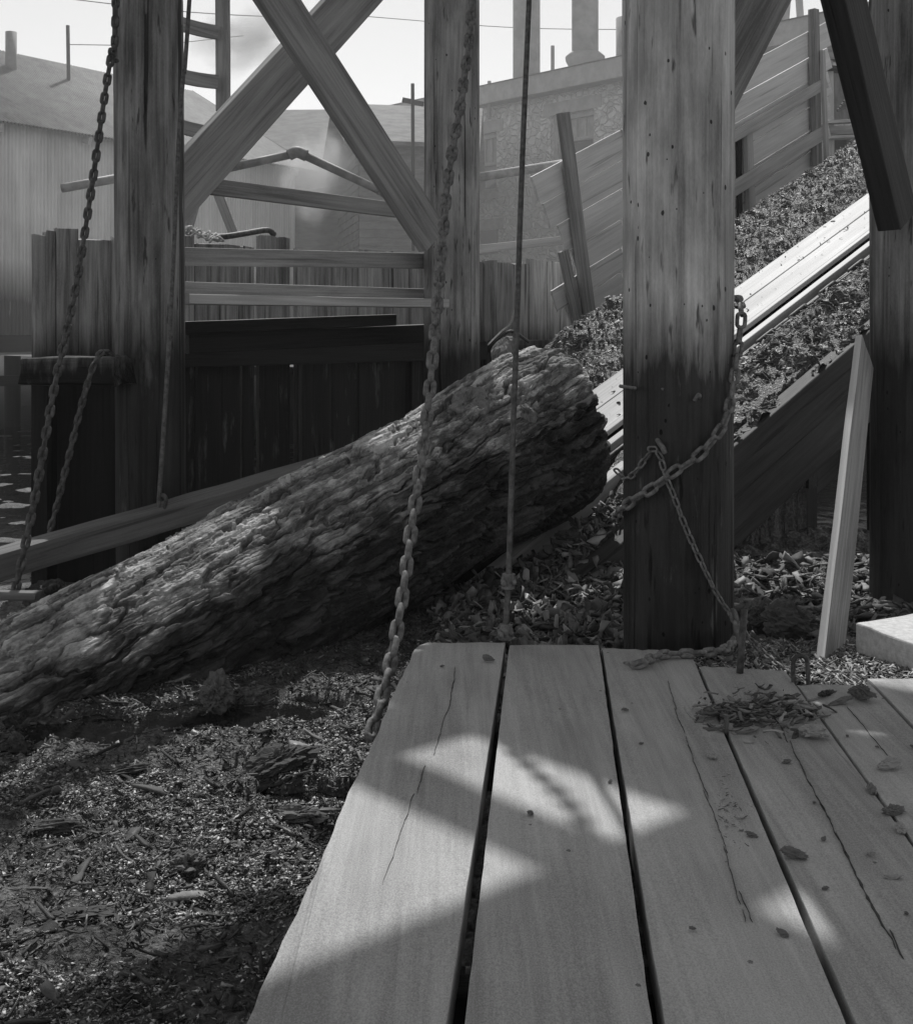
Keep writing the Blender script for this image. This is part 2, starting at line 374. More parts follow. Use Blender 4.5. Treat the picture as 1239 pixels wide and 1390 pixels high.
# ------------------------------------------------------------------ heaps and pond surface as a height field
def plan(x, y):
    s = (x-R0.x)*DP.x+(y-R0.y)*DP.y; w = (x-R0.x)*NW.x+(y-R0.y)*NW.y
    return s, w
def ramp_z(x, y): return R0.z+.342*(x-R0.x)+.30*(y-R0.y)
POND = -.45
def smooth(a, b, x):
    t = np.clip((x-a)/(b-a), 0, 1); return t*t*(3-2*t)
def litter_z(x, y):
    x = np.asarray(x, float); y = np.asarray(y, float); s, w = plan(x, y); P = np.stack([x, y, x*0], 1)
    big = fbm(P*1.3, 3, 3); mid = fbm(P*6, 4, 9); fin = fbm(P*24, 3, 21)
    z = POND+.022+.035*big+.035*mid+.020*fin
    for hx_, hy_, hr in ((-1.0, 5.55, .30), (-.75, 5.6, .22), (-1.55, 5.35, .26), (-1.9, 5.0, .18), (-.55, 4.55, .14)):
        z = z-.13*smooth(hr, hr*.35, np.hypot((x-hx_)*.55, y-hy_)+.10*mid)
    # bank of bark on the near side of the track, sinking towards the deck
    land = smooth(-.62, .25, x-.12*(y-5))*smooth(4.3, 4.9, y)
    land = land*smooth(.02, -.32, w)
    g1 = -.27+.10*big+.07*mid+.03*fin+.15*smooth(.8, 1.1, x)*smooth(5.9, 5.0, y)
    z = z*(1-land)+g1*land
    zr = ramp_z(x, y)
    near = smooth(.10, -.05, w)
    crest = zr+.03+.06*mid+.03*fin+.05*np.abs(big)-.22*smooth(.6, -.2, s)*smooth(-.5, -.15, w)
    side = zr-np.clip(-.62-w, 0, 9)*.42+.05*mid+.03*fin
    low = smooth(-.98, -1.5, s)
    heap = np.where(w > -.68, crest, np.where(low > .02, side, -9))
    heap = np.maximum(heap, np.where((w < -.2) & (low > .02), zr-.04-np.clip(-.25-w, 0, 9)*.30+.06*mid+.03*fin, -9))
    heap = np.where((w < .06), heap, -9)
    return np.maximum(z, np.where(near > .4, heap, -9))
def grid(name, x0, x1, y0, y1, st, zf, mat, mask=None):
    xs = np.arange(x0, x1+st*.5, st); ys = np.arange(y0, y1+st*.5, st); X, Y = np.meshgrid(xs, ys)
    Z = zf(X.ravel(), Y.ravel()); V = np.stack([X.ravel(), Y.ravel(), Z], 1); nx = len(xs); ny = len(ys)
    a = (np.arange(ny-1)[:, None]*nx+np.arange(nx-1)[None, :]).ravel(); Fq = np.stack([a, a+1, a+1+nx, a+nx], 1)
    if mask is not None:
        ok = mask(V[:, 0], V[:, 1]); Fq = Fq[ok[Fq].all(1)]
    return mesh_np(name, V, Fq, mat, smooth=True)
def chip_bank(nb=20, curl=.10, thick=.07, wr=(.15, .55)):
    B = []
    for k in range(nb):
        st = np.linspace(-.5, .5, 4); w = RNG.uniform(*wr); V = []
        cu = RNG.uniform(-curl, curl); tw = RNG.uniform(-.5, .5); sw = RNG.uniform(-.15, .15)
        for i, u in enumerate(st):
            ww = w*RNG.uniform(.35, 1.15)/2; oy = RNG.uniform(-.12, .12)*w
            for sgn, tt in ((-1, -1), (1, -1), (1, 1), (-1, 1)):
                a = tw*u; vx = sgn*ww; vz = tt*thick/2*RNG.uniform(.6, 1.2)
                V.append((u+RNG.uniform(-.10, .10), vx*math.cos(a)-vz*math.sin(a)+sw*u+oy, vx*math.sin(a)+vz*math.cos(a)+cu*(u*u*4-.5)*.5))
        B.append(V)
    return np.array(B)
CF = []
for i in range(3):
    for j in range(4): CF.append((i*4+j, i*4+(j+1) % 4, i*4+4+(j+1) % 4, i*4+4+j))
CF += [(3, 2, 1, 0), (12, 13, 14, 15)]
CF = np.array(CF)
def rotm(yaw, pitch, roll):
    cy, sy, cp, sp, cr, sr = np.cos(yaw), np.sin(yaw), np.cos(pitch), np.sin(pitch), np.cos(roll), np.sin(roll)
    R_ = np.empty((len(yaw), 3, 3))
    R_[:, 0] = np.stack([cy*cp, cy*sp*sr-sy*cr, cy*sp*cr+sy*sr], 1); R_[:, 1] = np.stack([sy*cp, sy*sp*sr+cy*cr, sy*sp*cr-cy*sr], 1); R_[:, 2] = np.stack([-sp, cp*sr, cp*cr], 1)
    return R_
def scatter(name, P, size, mat, tilt=.35, bank=None, yaw=None, parent=None):
    bank = chip_bank() if bank is None else bank; n = len(P)
    B = bank[RNG.integers(0, len(bank), n)]*np.asarray(size)[:, None, None]
    yw = RNG.uniform(0, 2*np.pi, n) if yaw is None else yaw
    A = rotm(yw, RNG.normal(0, tilt, n), RNG.normal(0, tilt, n))
    V = np.einsum('nij,nkj->nki', A, B)+P[:, None, :]
    Fq = (CF[None]+(np.arange(n)*16)[:, None, None]).reshape(-1, 4)
    return mesh_np(name, V.reshape(-1, 3), Fq, mat, parent)
def deck_clear(x, y): return ~((y < 4.98) & (x > -.43+.05*y) )
# pond water and bark
wt = pydata('pond_water', [(-140, -30, POND-.02), (140, -30, POND-.02), (140, 200, POND-.02), (-140, 200, POND-.02)], [(0, 1, 2, 3)], M['water']); tag(wt, kind='structure')
lm = lambda x, y: (plan(x, y)[1] < 1.9)
o = grid('bark_litter', -4.2, 3.6, 1.2, 9.4, .016, litter_z, M['litter'], lambda x, y: lm(x, y) & ((y > 4.0) | (x < .6)) & (plan(x, y)[0] < 4)); tag(o, kind='stuff', label='wet bark and chips covering the pond around the log', cat='bark litter')
far_z = lambda x, y: POND-.03+.05*fbm(np.stack([x, y, x*0], 1)*2.2, 4, 5)
o = grid('floating_bark', -12, .5, 6.2, 22, .05, far_z, M['litter'], lambda x, y: plan(x, y)[1] > 1.0); tag(o, kind='stuff', label='sunlit bark floating on the pond beyond the piles', cat='bark litter')
def pts(n, x0, x1, y0, y1, keep, zf=litter_z, up=.01):
    x = RNG.uniform(x0, x1, n); y = RNG.uniform(y0, y1, n); k = keep(x, y); x = x[k]; y = y[k]
    return np.stack([x, y, zf(x, y)+up], 1)
P = pts(52000, -3.3, .3, 1.6, 7.2, lambda x, y: np.where(y < 4.98, x < -.36+.05*y, x < -.3+.25*(y-4.5)))
o = scatter('bark_chips', P, .010+.034*RNG.random(len(P))**3, M['chips'], .45); tag(o, kind='stuff', label='small wet bark chips strewn over the pond litter', cat='bark chips')
def grains(name, P, size, mat):
    n = len(P); B = np.array([(-.5, -.3, 0), (.5, -.25, .05), (.1, .45, 0), (0, 0, .10)])[None]+RNG.uniform(-.2, .2, (n, 4, 3))*np.array([1, 1, .3]); B = B*np.asarray(size)[:, None, None]
    A = rotm(RNG.uniform(0, 6.28, n), RNG.normal(0, .3, n), RNG.normal(0, .3, n)); V = np.einsum('nij,nkj->nki', A, B)+P[:, None, :]
    T_ = np.array([(0, 2, 1), (0, 1, 3), (1, 2, 3), (2, 0, 3)]); Fq = (T_[None]+(np.arange(n)*4)[:, None, None]).reshape(-1, 3)
    return mesh_np(name, V.reshape(-1, 3), Fq, mat)
P = pts(300000, -3.0, .3, 1.7, 6.6, lambda x, y: np.where(y < 4.98, x < -.36+.05*y, x < -.3+.25*(y-4.5)), up=.006)
kp = fbm(P*np.array([.9, 1.9, 0])+3, 4, 71)+.12*RNG.normal(0, 1, len(P)) > .03; P = P[kp]
o = grains('sawdust_grains', P, .006+.016*RNG.random(len(P))**2, M['grain']); tag(o, kind='stuff', label='fine pale sawdust grains speckling the pond litter', cat='sawdust')
P = pts(1500, -3.3, .2, 1.6, 7.0, lambda x, y: np.where(y < 4.98, x < -.36+.05*y, x < -.3+.25*(y-4.5)), up=.015)
o = scatter('bark_flakes', P, .04+.11*RNG.random(len(P))**3, M['chips'], .25, chip_bank(24, .2, .07, (.08, .4))); tag(o, kind='stuff', label='larger bark flakes lying among the pond chips', cat='bark flakes')
P = pts(9000, -.7, 1.35, 4.95, 8.6, lambda x, y: (x > -.12) & (plan(x, y)[1] < -.12) & (plan(x, y)[1] > -2.8) & (plan(x, y)[0] < .9), up=.02)
o = scatter('bark_shards', P, .03+.14*RNG.random(len(P))**2.2, M['shards'], .6, chip_bank(24, .3, .05, (.2, .55))); tag(o, kind='stuff', label='heap of dark bark shards between the track and the deck', cat='bark heap')
P = pts(5200, .6, 3.6, 4.5, 8.2, lambda x, y: (plan(x, y)[1] < -.85) & deck_clear(x, y-.0), up=.015)
o = scatter('bark_rubble', P, .03+.13*RNG.random(len(P))**2.2, M['shards'], .5, chip_bank(24, .25, .08, (.2, .6))); tag(o, kind='stuff', label='broken bark and chunks under the beam behind the tall pile', cat='bark rubble')
P = pts(5200, .92, 1.98, 4.35, 5.4, lambda x, y: (y > 4.4+.6*(1.15-x)) , lambda x, y: np.full(len(x), -.035), .0)
P[:, 2] = -.095+.03*np.clip((5.3-P[:, 1])/.6, 0, 1)+RNG.random(len(P))*.01
o = scatter('sawdust_flakes', P, .015+.03*RNG.random(len(P))**2, M['dust'], .4); tag(o, kind='stuff', label='pale sawdust and flakes at the far end of the right deck planks', cat='sawdust')

# ------------------------------------------------------------------ the log ramp
ramp = empty('log_ramp', R(0, 0)); tag(ramp, 'sloping log haul ramp with pale worn slide boards climbing to the right', 'ramp')
def rt(name, s0, s1, w0, w1, h0, h1, mat, **k):
    return timber(name, R(s0, (w0+w1)/2, (h0+h1)/2), R(s1, (w0+w1)/2, (h0+h1)/2), abs(w1-w0), abs(h1-h0), NW, mat, ramp, **k)
rt('slide_board', .2, 12, .475, .80, -.05, .0, M['slide'], rough=.002)
rt('slide_board', .25, 12, .805, 1.12, -.05, .003, M['slide'], rough=.002)
rt('slide_board', .3, 12, 1.13, 1.5, -.12, -.07, M['slide'], rough=.002)
rt('curb', .1, 12, .405, .462, -.03, .012, M['slide'], rough=.002)
rt('track_board', -3.5, 12, .245, .325, -.12, -.005, M['slide'], rough=.002)
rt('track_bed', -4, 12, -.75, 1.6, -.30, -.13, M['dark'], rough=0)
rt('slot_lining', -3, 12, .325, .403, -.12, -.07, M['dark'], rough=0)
rt('track_board', -2.4, .2, .13, .215, -.1, .03, M['slide'], rough=.003)
rt('rail', -2.6, 1.0, -.15, -.04, -.12, .005, M['slide'], rough=.002)
rt('edge_board', -3.2, -.2, .02, .045, -.05, .03, M['dark'], rough=.002)
rt('edge_board', -3.0, 12, -.045, .05, -.14, -.07, M['dark'], rough=0)
st = rt('stringer', -1.6, 7, -.78, -.70, 0, .0, M['stringer']) if False else None
dn = Vector((0, 0, 1))
def stringer(s0, s1, w, drop0, drop1, t, mat):
    a = R(s0, w)-dn*(drop0+drop1)/2; b = R(s1, w)-dn*(drop0+drop1)/2
    return timber('stringer', a, b, (drop1-drop0)*math.cos(math.asin(D3.z)), t, dn, mat, ramp, rough=.006, bev=.012)
stringer(-1.5, 9, -.76, -.02, .345, .14, M['stringer'])
stringer(-1.5, 9, -.75, .352, .70, .13, M['stringer'])
stringer(-1.2, 8, -.30, .84, 1.30, .12, M['stringer'])
for s in (.35, 1.9, 3.4): 
    p = R(s, -.55); timber('support_post', (p.x, p.y, -.6), (p.x, p.y, p.z-.72), .26, .24, NW, M['dark'], ramp)
    timber('cross_bearer', R(s, -.72)-dn*.78, R(s, 1.6)-dn*.78, .2, .12, dn, M['stringer'], ramp)
timber('far_stringer', R(-.0, 1.65)-dn*.55, R(10, 1.65)-dn*.55, .5, .12, dn, M['dark'], ramp)
# bark lying on the far half and the near edge of the ramp
def on_ramp(n, s0, s1, wf, h, up=0):
    s = RNG.uniform(s0, s1, n); u = RNG.random(n); w = wf(s, u); P = np.empty((n, 3))
    hh = h(s, w)+up
    for a in range(3): P[:, a] = R0[a]+D3[a]*s+NW[a]*w+NR[a]*hh
    return P
def far_h(s, w):
    P = np.stack([s, w, s*0], 1)
    e = smooth(1.08, 1.45, w+.10*fbm(P*2.2, 2, 41))
    return -.05+e*(.10+.07*fbm(P*5, 4, 33)+(.07*fbm(P*1.6, 2, 8)+.05*fbm(P*3.1, 2, 81)))-.35*smooth(2.25, 3.1, w)-.5*smooth(2.6, 1.7, s)*smooth(1.4, 2.4, w)
def near_h(s, w):
    P = np.stack([s, w, s*0], 1)
    return (.02+.11*fbm(P*3.4, 4, 51)+.06*fbm(P*1.5, 2, 61))*smooth(.09, -.16, w+.05*fbm(P*3, 2, 77))*1.3-.02
def ramp_sheet(name, s0, s1, w0, w1, hf, mat, st=.02):
    xs = np.arange(s0, s1, st); ys = np.arange(w0, w1, st); A, B = np.meshgrid(xs, ys); a = A.ravel(); b = B.ravel(); h = hf(a, b)
    V = np.stack([R0[i]+D3[i]*a+NW[i]*b+NR[i]*h for i in range(3)], 1); nx = len(xs)
    q = (np.arange(len(ys)-1)[:, None]*nx+np.arange(nx-1)[None, :]).ravel()
    return mesh_np(name, V, np.stack([q, q+1, q+1+nx, q+nx], 1), mat, smooth=True)
o = ramp_sheet('bark_bank', .7, 11, 1.02, 3.0, far_h, M['litter']); tag(o, kind='stuff', label='bank of bark along the far side of the slide boards', cat='bark bank')
o = ramp_sheet('bark_ridge', .6, 11, -.80, .085, near_h, M['litter']); tag(o, kind='stuff', label='ridge of sunlit bark along the near edge of the ramp', cat='bark bank')
P = on_ramp(17000, .8, 10, lambda s, u: 1.04+1.5*u**.9, far_h, .008)
o = scatter('bank_chips', P, .015+.05*RNG.random(len(P))**2, M['chips_dry'], .5); tag(o, kind='stuff', label='bark chips piled along the far side of the slide', cat='bark chips')
P = on_ramp(7000, .5, 8.5, lambda s, u: -.79+.87*u, near_h, .008)
o = scatter('ridge_chips', P, .02+.07*RNG.random(len(P))**2, M['chips_dry'], .45); tag(o, kind='stuff', label='bark chips piled above the dark stringer of the ramp', cat='bark chips')
P = on_ramp(150, .5, 7, lambda s, u: .5+.6*u, lambda s, w: np.zeros(len(s)), .008)
o = scatter('slide_crumbs', P, .01+.05*RNG.random(len(P))**4, M['shards'], .3); tag(o, kind='stuff', label='few dark crumbs of bark on the pale slide boards', cat='bark crumbs')

# ------------------------------------------------------------------ chains
def link_mesh(name, L, Wd, r, k=8, m=20):
    V = []; hw = Wd/2-r; hl = L/2-Wd/2
    path = []
    for i in range(m):
        a = i/m*2*math.pi; x = math.cos(a)*hw; z = math.sin(a)*hw; z += hl if z > 1e-6 else (-hl if z < -1e-6 else 0); path.append(Vector((x, 0, z)))
    Fc = []
    for i in range(m):
        t = (path[(i+1) % m]-path[i-1]).normalized(); nn = Vector((0, 1, 0)); b = t.cross(nn)
        for j in range(k):
            a = j/k*2*math.pi; V.append(path[i]+nn*math.cos(a)*r+b*math.sin(a)*r)
        for j in range(k): Fc.append((i*k+j, i*k+(j+1) % k, ((i+1) % m)*k+(j+1) % k, ((i+1) % m)*k+j))
    me = bpy.data.meshes.new(name); me.from_pydata([tuple(v) for v in V], [], Fc); me.update()
    for p in me.polygons: p.use_smooth = True
    return me
def chain(path, L, Wd, r, mat, label, group=None, name='hanging_chain', roll=.5, cat='chain', jit=.25):
    pl = spline(path, 60*len(path)); pitch = L-2.15*r; pos = [pl[0].copy()]; last = pl[0]
    for a, b in zip(pl, pl[1:]):
        while (b-last).length >= pitch:
            dv = (b-last).normalized(); last = last+dv*pitch; pos.append(last.copy())
    root = empty(name, path[0]); tag(root, label, cat, group)
    me = link_mesh('chain_link', L, Wd, r); me.materials.append(mat); x = None
    for i in range(len(pos)):
        t = (pos[min(i+1, len(pos)-1)]-pos[max(i-1, 0)]).normalized()
        if x is None: x = Vector((1, .2, 0)); 
        x = (x-t*x.dot(t)).normalized(); y = t.cross(x)
        a = (math.pi/2 if i % 2 else 0)+roll+random.uniform(-jit, jit)
        xx = x*math.cos(a)+y*math.sin(a)
        o = bpy.data.objects.new('link', me); COL.objects.link(o); o.parent = root
        o.location = pos[i]-root.location; o.rotation_euler = Matrix((xx, t.cross(xx), t)).transposed().to_euler()
    return root
TZ = 7.2                                    # underside of the trestle top
# big near chain hooked to the deck edge
c2 = [W(506, 990, 4.62), W(530, 900, 4.85), W(546, 810, 5.05), W(558, 720, 5.25), W(570, 640, 5.42), W(580, 560, 5.6), W(592, 430, 5.85), W(600, 330, 6.05), W(610, 230, 6.25), W(628, 120, 6.5), W(640, 0, 6.72), Vector((.075, 6.86, 3.95)), Vector((.23, 6.93, 4.89)), Vector((.40, 6.97, TZ))]
chain(c2, .104, .060, .0142, M['iron_pale'], 'heavy rusty chain hanging from above down to the left edge of the deck', 'suspension chains', roll=.15)
c1 = [W(22, 798, 6.55), W(48, 672, 6.75), W(75, 520, 7.0), W(101, 400, 7.2), W(122, 270, 7.4), W(142, 130, 7.55), W(153, 60, 7.62), W(157, 0, 7.68), Vector((-2.05, 7.8, TZ))]
chain(c1, .088, .052, .0125, M['iron'], 'dark chain hanging along the leftmost pile down to the apron timber', 'suspension chains', roll=.1)
c1b = [W(160, 486, 7.72), W(146, 478, 7.66), W(134, 482, 7.58), W(122, 510, 7.52), W(108, 560, 7.5), W(92, 625, 7.48), W(76, 690, 7.46), W(62, 740, 7.44)]
chain(c1b, .076, .044, .0105, M['iron'], 'shorter chain looped over the rough cap beam beside the leftmost pile', 'suspension chains', roll=.15)

hc = [R(s_, .155, -.055) for s_ in (-1.0, .5, 2., 3.5, 5., 7.)]
chain(hc, .30, .085, .020, M['iron'], 'big linked haul chain lying in the slot of the ramp', None, 'haul_chain', roll=.78)
# ------------------------------------------------------------------ piles
def pile(mat, py_ref, base, r, label, z1, lean=(0, 0), taper=.0, seed=1, zb=-1.2):
    n = int((z1-zb)/.03); k = 72; zz = np.linspace(zb, z1, n+1); th = np.arange(k)/k*2*np.pi
    Zg, T = np.meshgrid(zz, th, indexing='ij')
    q = np.stack([np.cos(T).ravel()*1.4, np.sin(T).ravel()*1.4, Zg.ravel()*.35], 1)
    rr = r*(1-taper*(Zg.ravel()-zb))+.010*perlin(q*1.0+seed*5.3, seed)+.006*perlin(q*np.array([5, 5, 1.6])+seed, seed+3)+.003*fbm(q*np.array([16, 16, 3]), 3, seed+5)
    ck = perlin(np.stack([np.cos(T).ravel()*4, np.sin(T).ravel()*4, Zg.ravel()*.25], 1)+seed*3.1, seed+9); rr -= .012*np.clip(1-np.abs(ck)/.022, 0, 1)*(perlin(q*.7+9, seed) > -.05)
    V = np.stack([rr*np.cos(T.ravel())+lean[0]*(Zg.ravel()-1.25), rr*np.sin(T.ravel())+lean[1]*(Zg.ravel()-1.25), Zg.ravel()], 1)
    a = (np.arange(n)[:, None]*k+np.arange(k)[None, :]).ravel(); b = (np.arange(n)[:, None]*k+((np.arange(k)+1) % k)[None, :]).ravel()
    o = mesh_np('timber_pile', V, np.stack([a, b, b+k, a+k], 1), M[mat], smooth=True); o.location = (base[0], base[1], 0)
    return tag(o, label, 'pile', 'round timber piles of the trestle')
P1 = W(203.5, 447, 8.05); P2 = W(613, 447, 10.0); P3 = W(921, 447, 5.30); P4 = Vector((2.55, 7.0, 1.25))
pile('post', 0, P1, .222, 'dark round pile behind the long hanging chain, nearest the corrugated shed', TZ, (-.006, 0), seed=2)
pile('post_mid', 0, P2, .222, 'round pile at the foot of the big diagonal brace, behind the heavy chain', TZ, seed=5)
pile('post_pale', 0, P3, .230, 'thick round pile in front with a chain wrapped across its wet lower half', TZ, taper=-.004, seed=8)
pile('post', 0, P4, .235, 'round pile at the right edge with a leaning board against it', TZ, seed=13)

# ------------------------------------------------------------------ braces, girts
rowA = (P2-P1).normalized(); nA = Vector((-rowA.y, rowA.x, 0)); rowB = (P4-P3); rowB.z = 0; rowB.normalize(); nB = Vector((-rowB.y, rowB.x, 0))
def rowpt(px, py, base, row, off):          # on an upright plane along a row of piles, off metres beyond it
    nn = Vector((-row.y, row.x, 0)); b = Vector((base.x, base.y, 0))+nn*off
    r = Vector(((px-620)/F, 1, -(py-447)/F)); c = Vector((0, 0, CH)); t = nn.dot(b-c)/nn.dot(r); return c+r*t
def bar(name, a, b, w, t, nn, mat, label, cat, group=None, ext=(0, 0), **k):
    d = (b-a).normalized(); xh = d.cross(nn)
    o = timber(name, a-d*ext[0], b+d*ext[1], w, t, xh, mat, **k); return tag(o, label, cat, group)
g = 'diagonal braces between the piles'
a = rowpt(583, 318, P1, rowA, -.27); b = rowpt(390, 21, P1, rowA, -.27)
bar('diagonal_brace', a, b, .29, .09, nA, M['timber'], 'diagonal brace crossing in front, falling to the right onto the pile behind the heavy chain', 'brace', g, (.05, 1.7))
a = rowpt(255, 245, P1, rowA, .26); b = rowpt(455, 25, P1, rowA, .26)
bar('diagonal_brace', a, b, .34, .10, nA, M['timber'], 'wide diagonal brace rising right from the leftmost pile with a dark knot', 'brace', g, (.3, 2.2))
a = rowpt(958, 131, P3, rowB, .28); b = rowpt(1012, 30, P3, rowB, .28)
bar('diagonal_brace', a, b, .34, .10, nB, M['timber'], 'diagonal brace rising right from behind the thick front pile', 'brace', g, (.0, 2.6))
a = rowpt(1206, 250, P3, rowB, -.285); b = rowpt(1150, 20, P3, rowB, -.285)
bar('diagonal_brace', a, b, .22, .12, nB, M['stringer'], 'dark-sided brace falling to the right onto the pile at the right edge', 'brace', g, (.2, 2.2))
g = 'horizontal rails between the two left piles'
def girt(l0, l1, off, hw, t, label, mat=M['timber'], name='rail_board', e=(0, 0)):
    a = rowpt(l0[0], l0[1], P1, rowA, off); b = rowpt(l1[0], l1[1], P1, rowA, off)
    return bar(name, a, b, hw, t, nA, mat, label, 'rail', g, e)
girt((250, 248), (560, 288), .30, .115, .06, 'upper rail board passing behind the crossing braces', e=(.3, .1))
girt((250, 348), (574, 354), .22, .125, .05, 'rail board at the level of the fence tops', e=(.2, .1))
girt((250, 392), (574, 400), .26, .10, .05, 'thin rail board just above the walkway plank', e=(.2, .1))
a = rowpt(246, 406, P1, rowA, .12); b = rowpt(597, 412, P1, rowA, -.26)
o = timber('walkway_plank', a, b, .065, .26, dn, M['timber_pale'], bev=.006); tag(o, 'pale edged walkway plank ending in front of the middle pile', 'plank')
a = rowpt(246, 445, P1, rowA, .45); b = rowpt(532, 434, P1, rowA, .30)
o = timber('ledger_beam', a, b, .09, .12, dn, M['dark']); tag(o, 'dark ledger beam with a slanting end below the walkway plank', 'beam')
a = rowpt(246, 466, P1, rowA, .55); b = rowpt(580, 452, P1, rowA, .5)
o = timber('ledger_beam', a, b, .15, .2, dn, M['dark']); tag(o, 'heavy dark beam under the walkway, running behind the middle pile', 'beam')

# ------------------------------------------------------------------ trestle top (casts the shade over the deck)
top = empty('trestle_top', SW(0, .3, TZ)); tag(top, 'trestle top of stringers and cross planks carried on the piles overhead', 'trestle')
def shade_off(z):                          # slide along the sun ray from the reference height
    dy = z/math.tan(EL)-5.1777; return dy*DP.y, dy*NW.y
def tp(name, s0, s1, w0, w1, z0, t, mat=M['timber'], along='w'):
    (a0, b0), (a1, b1) = shade_off(z0+t/2), shade_off(z0-t/2)
    s0, s1, w0, w1 = s0+a0, s1+a1, w0+b0, w1+b1
    if along == 's': return timber(name, SW(s0, (w0+w1)/2, z0), SW(s1, (w0+w1)/2, z0), w1-w0, t, NW, mat, top, rough=.004)
    return timber(name, SW((s0+s1)/2, w0, z0), SW((s0+s1)/2, w1, z0), s1-s0, t, DP, mat, top, rough=.004)
tp('stringer', -6, 3.2, .835, 1.25, TZ+.1, .2, along='s')
tp('stringer', -6, 3.2, -.44, .025, TZ+.1, .2, along='s')
tp('stringer', -6, 3.2, -3.3, -2.9, TZ+.1, .2, along='s')
for s0, s1, ww in ((-3.4, -3.1, 1.4), (-2.75, -2.45, 1.4), (-1.14, -.875, 1.4), (-.61, -.30, 1.75), (-.295, .03, 1.75), (.035, .33, 2.2), (.54, .85, 2.85), (1.92, 2.25, 2.85), (2.3, 2.65, 2.85), (2.7, 3.1, 2.85)):
    tp('plank', s0, s1, -.02, ww, TZ+.24, .07)
for s0, s1, ww in ((-.42, -.15, 1.75), (-.13, .18, 1.75), (.70, .86, 2.85), (2.1, 2.45, 2.85), (2.5, 2.85, 2.85)):
    tp('plank', s0, s1, -.02, ww, TZ+.315, .07)
tp('plank', .20, .34, .45, 2.5, TZ+.315, .07); tp('plank', .50, .66, .45, 2.5, TZ+.315, .07); tp('plank', .86, 1.2, .01, .15, TZ+.24, .07); tp('plank', .86, 1.2, 1.3, 2.85, TZ+.24, .07); tp('plank', 1.10, 1.24, .05, .15, TZ+.315, .07); tp('plank', 1.10, 1.30, 1.3, 2.85, TZ+.315, .07)
tp('plank', 1.45, 1.65, 1.3, 2.85, TZ+.315, .07); tp('plank', 1.8, 2.0, 1., 2.85, TZ+.315, .07)
tp('plank', .335, .535, .45, 2.5, TZ+.24, .07)
tp('plank', 1.21, 1.55, .01, .15, TZ+.24, .07); tp('plank', 1.21, 1.55, 1.3, 2.85, TZ+.24, .07)
tp('plank', 1.56, 1.9, .01, .15, TZ+.24, .07); tp('plank', 1.56, 1.9, 1.0, 2.85, TZ+.24, .07)
s = -6.
while s < 3.1:
    wd_ = random.uniform(.27, .32)
    tp('plank', s, s+wd_, -3.3, -.62, TZ+.24, .07); s += wd_-.03
for s0, s1 in ((-6, -2.8), (-2.6, -.91), (-.68, 3.1)): tp('plank', s0, s1, -.65, -.42, TZ+.32, .07, along='s')

# ------------------------------------------------------------------ apron timber, cables
def AP(px, py): return WP(px, py, .72)
a = AP(-40, 778); b = AP(480, 625)
o = timber('apron_timber', a, b, .16, .17, dn, M['apron'], rough=.014, bev=.03); tag(o, 'long squared timber hung from chains behind the floating log', 'timber')
def cable(path, r, label, lumps=()):
    root = empty('hanging_cable', path[0]); tag(root, label, 'cable', 'wire cables hung from the trestle')
    tube('wire', spline(path, 60), r, M['cable'], root, 10)
    for p, dv in lumps:
        tube('clamp', [p-dv*.03, p-dv*.028, p+dv*.028, p+dv*.03], r*2.2, M['iron_pale'], root, 10)
        sx = dv.orthogonal().normalized()
        for q in (-1, 1): tube('bolt', [p+sx*q*.03-Vector((0, .05, 0)), p+sx*q*.03+Vector((0, .03, 0))], .011, M['iron_pale'], root, 8)
    return root
q0 = AP(212, 705)-Vector((0, .0, .0)); up = Vector((.03, 0, 1)).normalized()
cable([q0-Vector((0, 0, .06)), W(217, 660, 7.36), W(232, 420, 7.5), W(243, 180, 7.55), W(249, 100, 7.56), W(257, 0, 7.6), Vector((-1.45, 7.9, TZ))], .013, 'thin wire cable bolted to the apron timber in front of the leftmost pile', [(q0+up*.03, up)])
tube('hook', spline([q0+Vector((.02, -.03, .10)), q0+Vector((.05, -.05, .15)), q0+Vector((.07, -.05, .12)), q0+Vector((.05, -.04, .05))], 20), .012, M['iron'], None); o = bpy.context.scene.objects['hook']; tag(o, 'bent iron hook by the cable foot on the apron timber', 'hook')
e0 = W(686, 872, 5.07)
cable([e0, W(687, 840, 5.10), W(690, 790, 5.14), W(696, 600, 5.27), W(702, 420, 5.38), W(708, 240, 5.5), W(718, 0, 5.65), Vector((.55, 6.3, TZ))], .0125, 'steel wire cable rising from a clamp at the end of the deck planks', [(W(686, 858, 5.08), up), (W(690, 789, 5.14), up)])

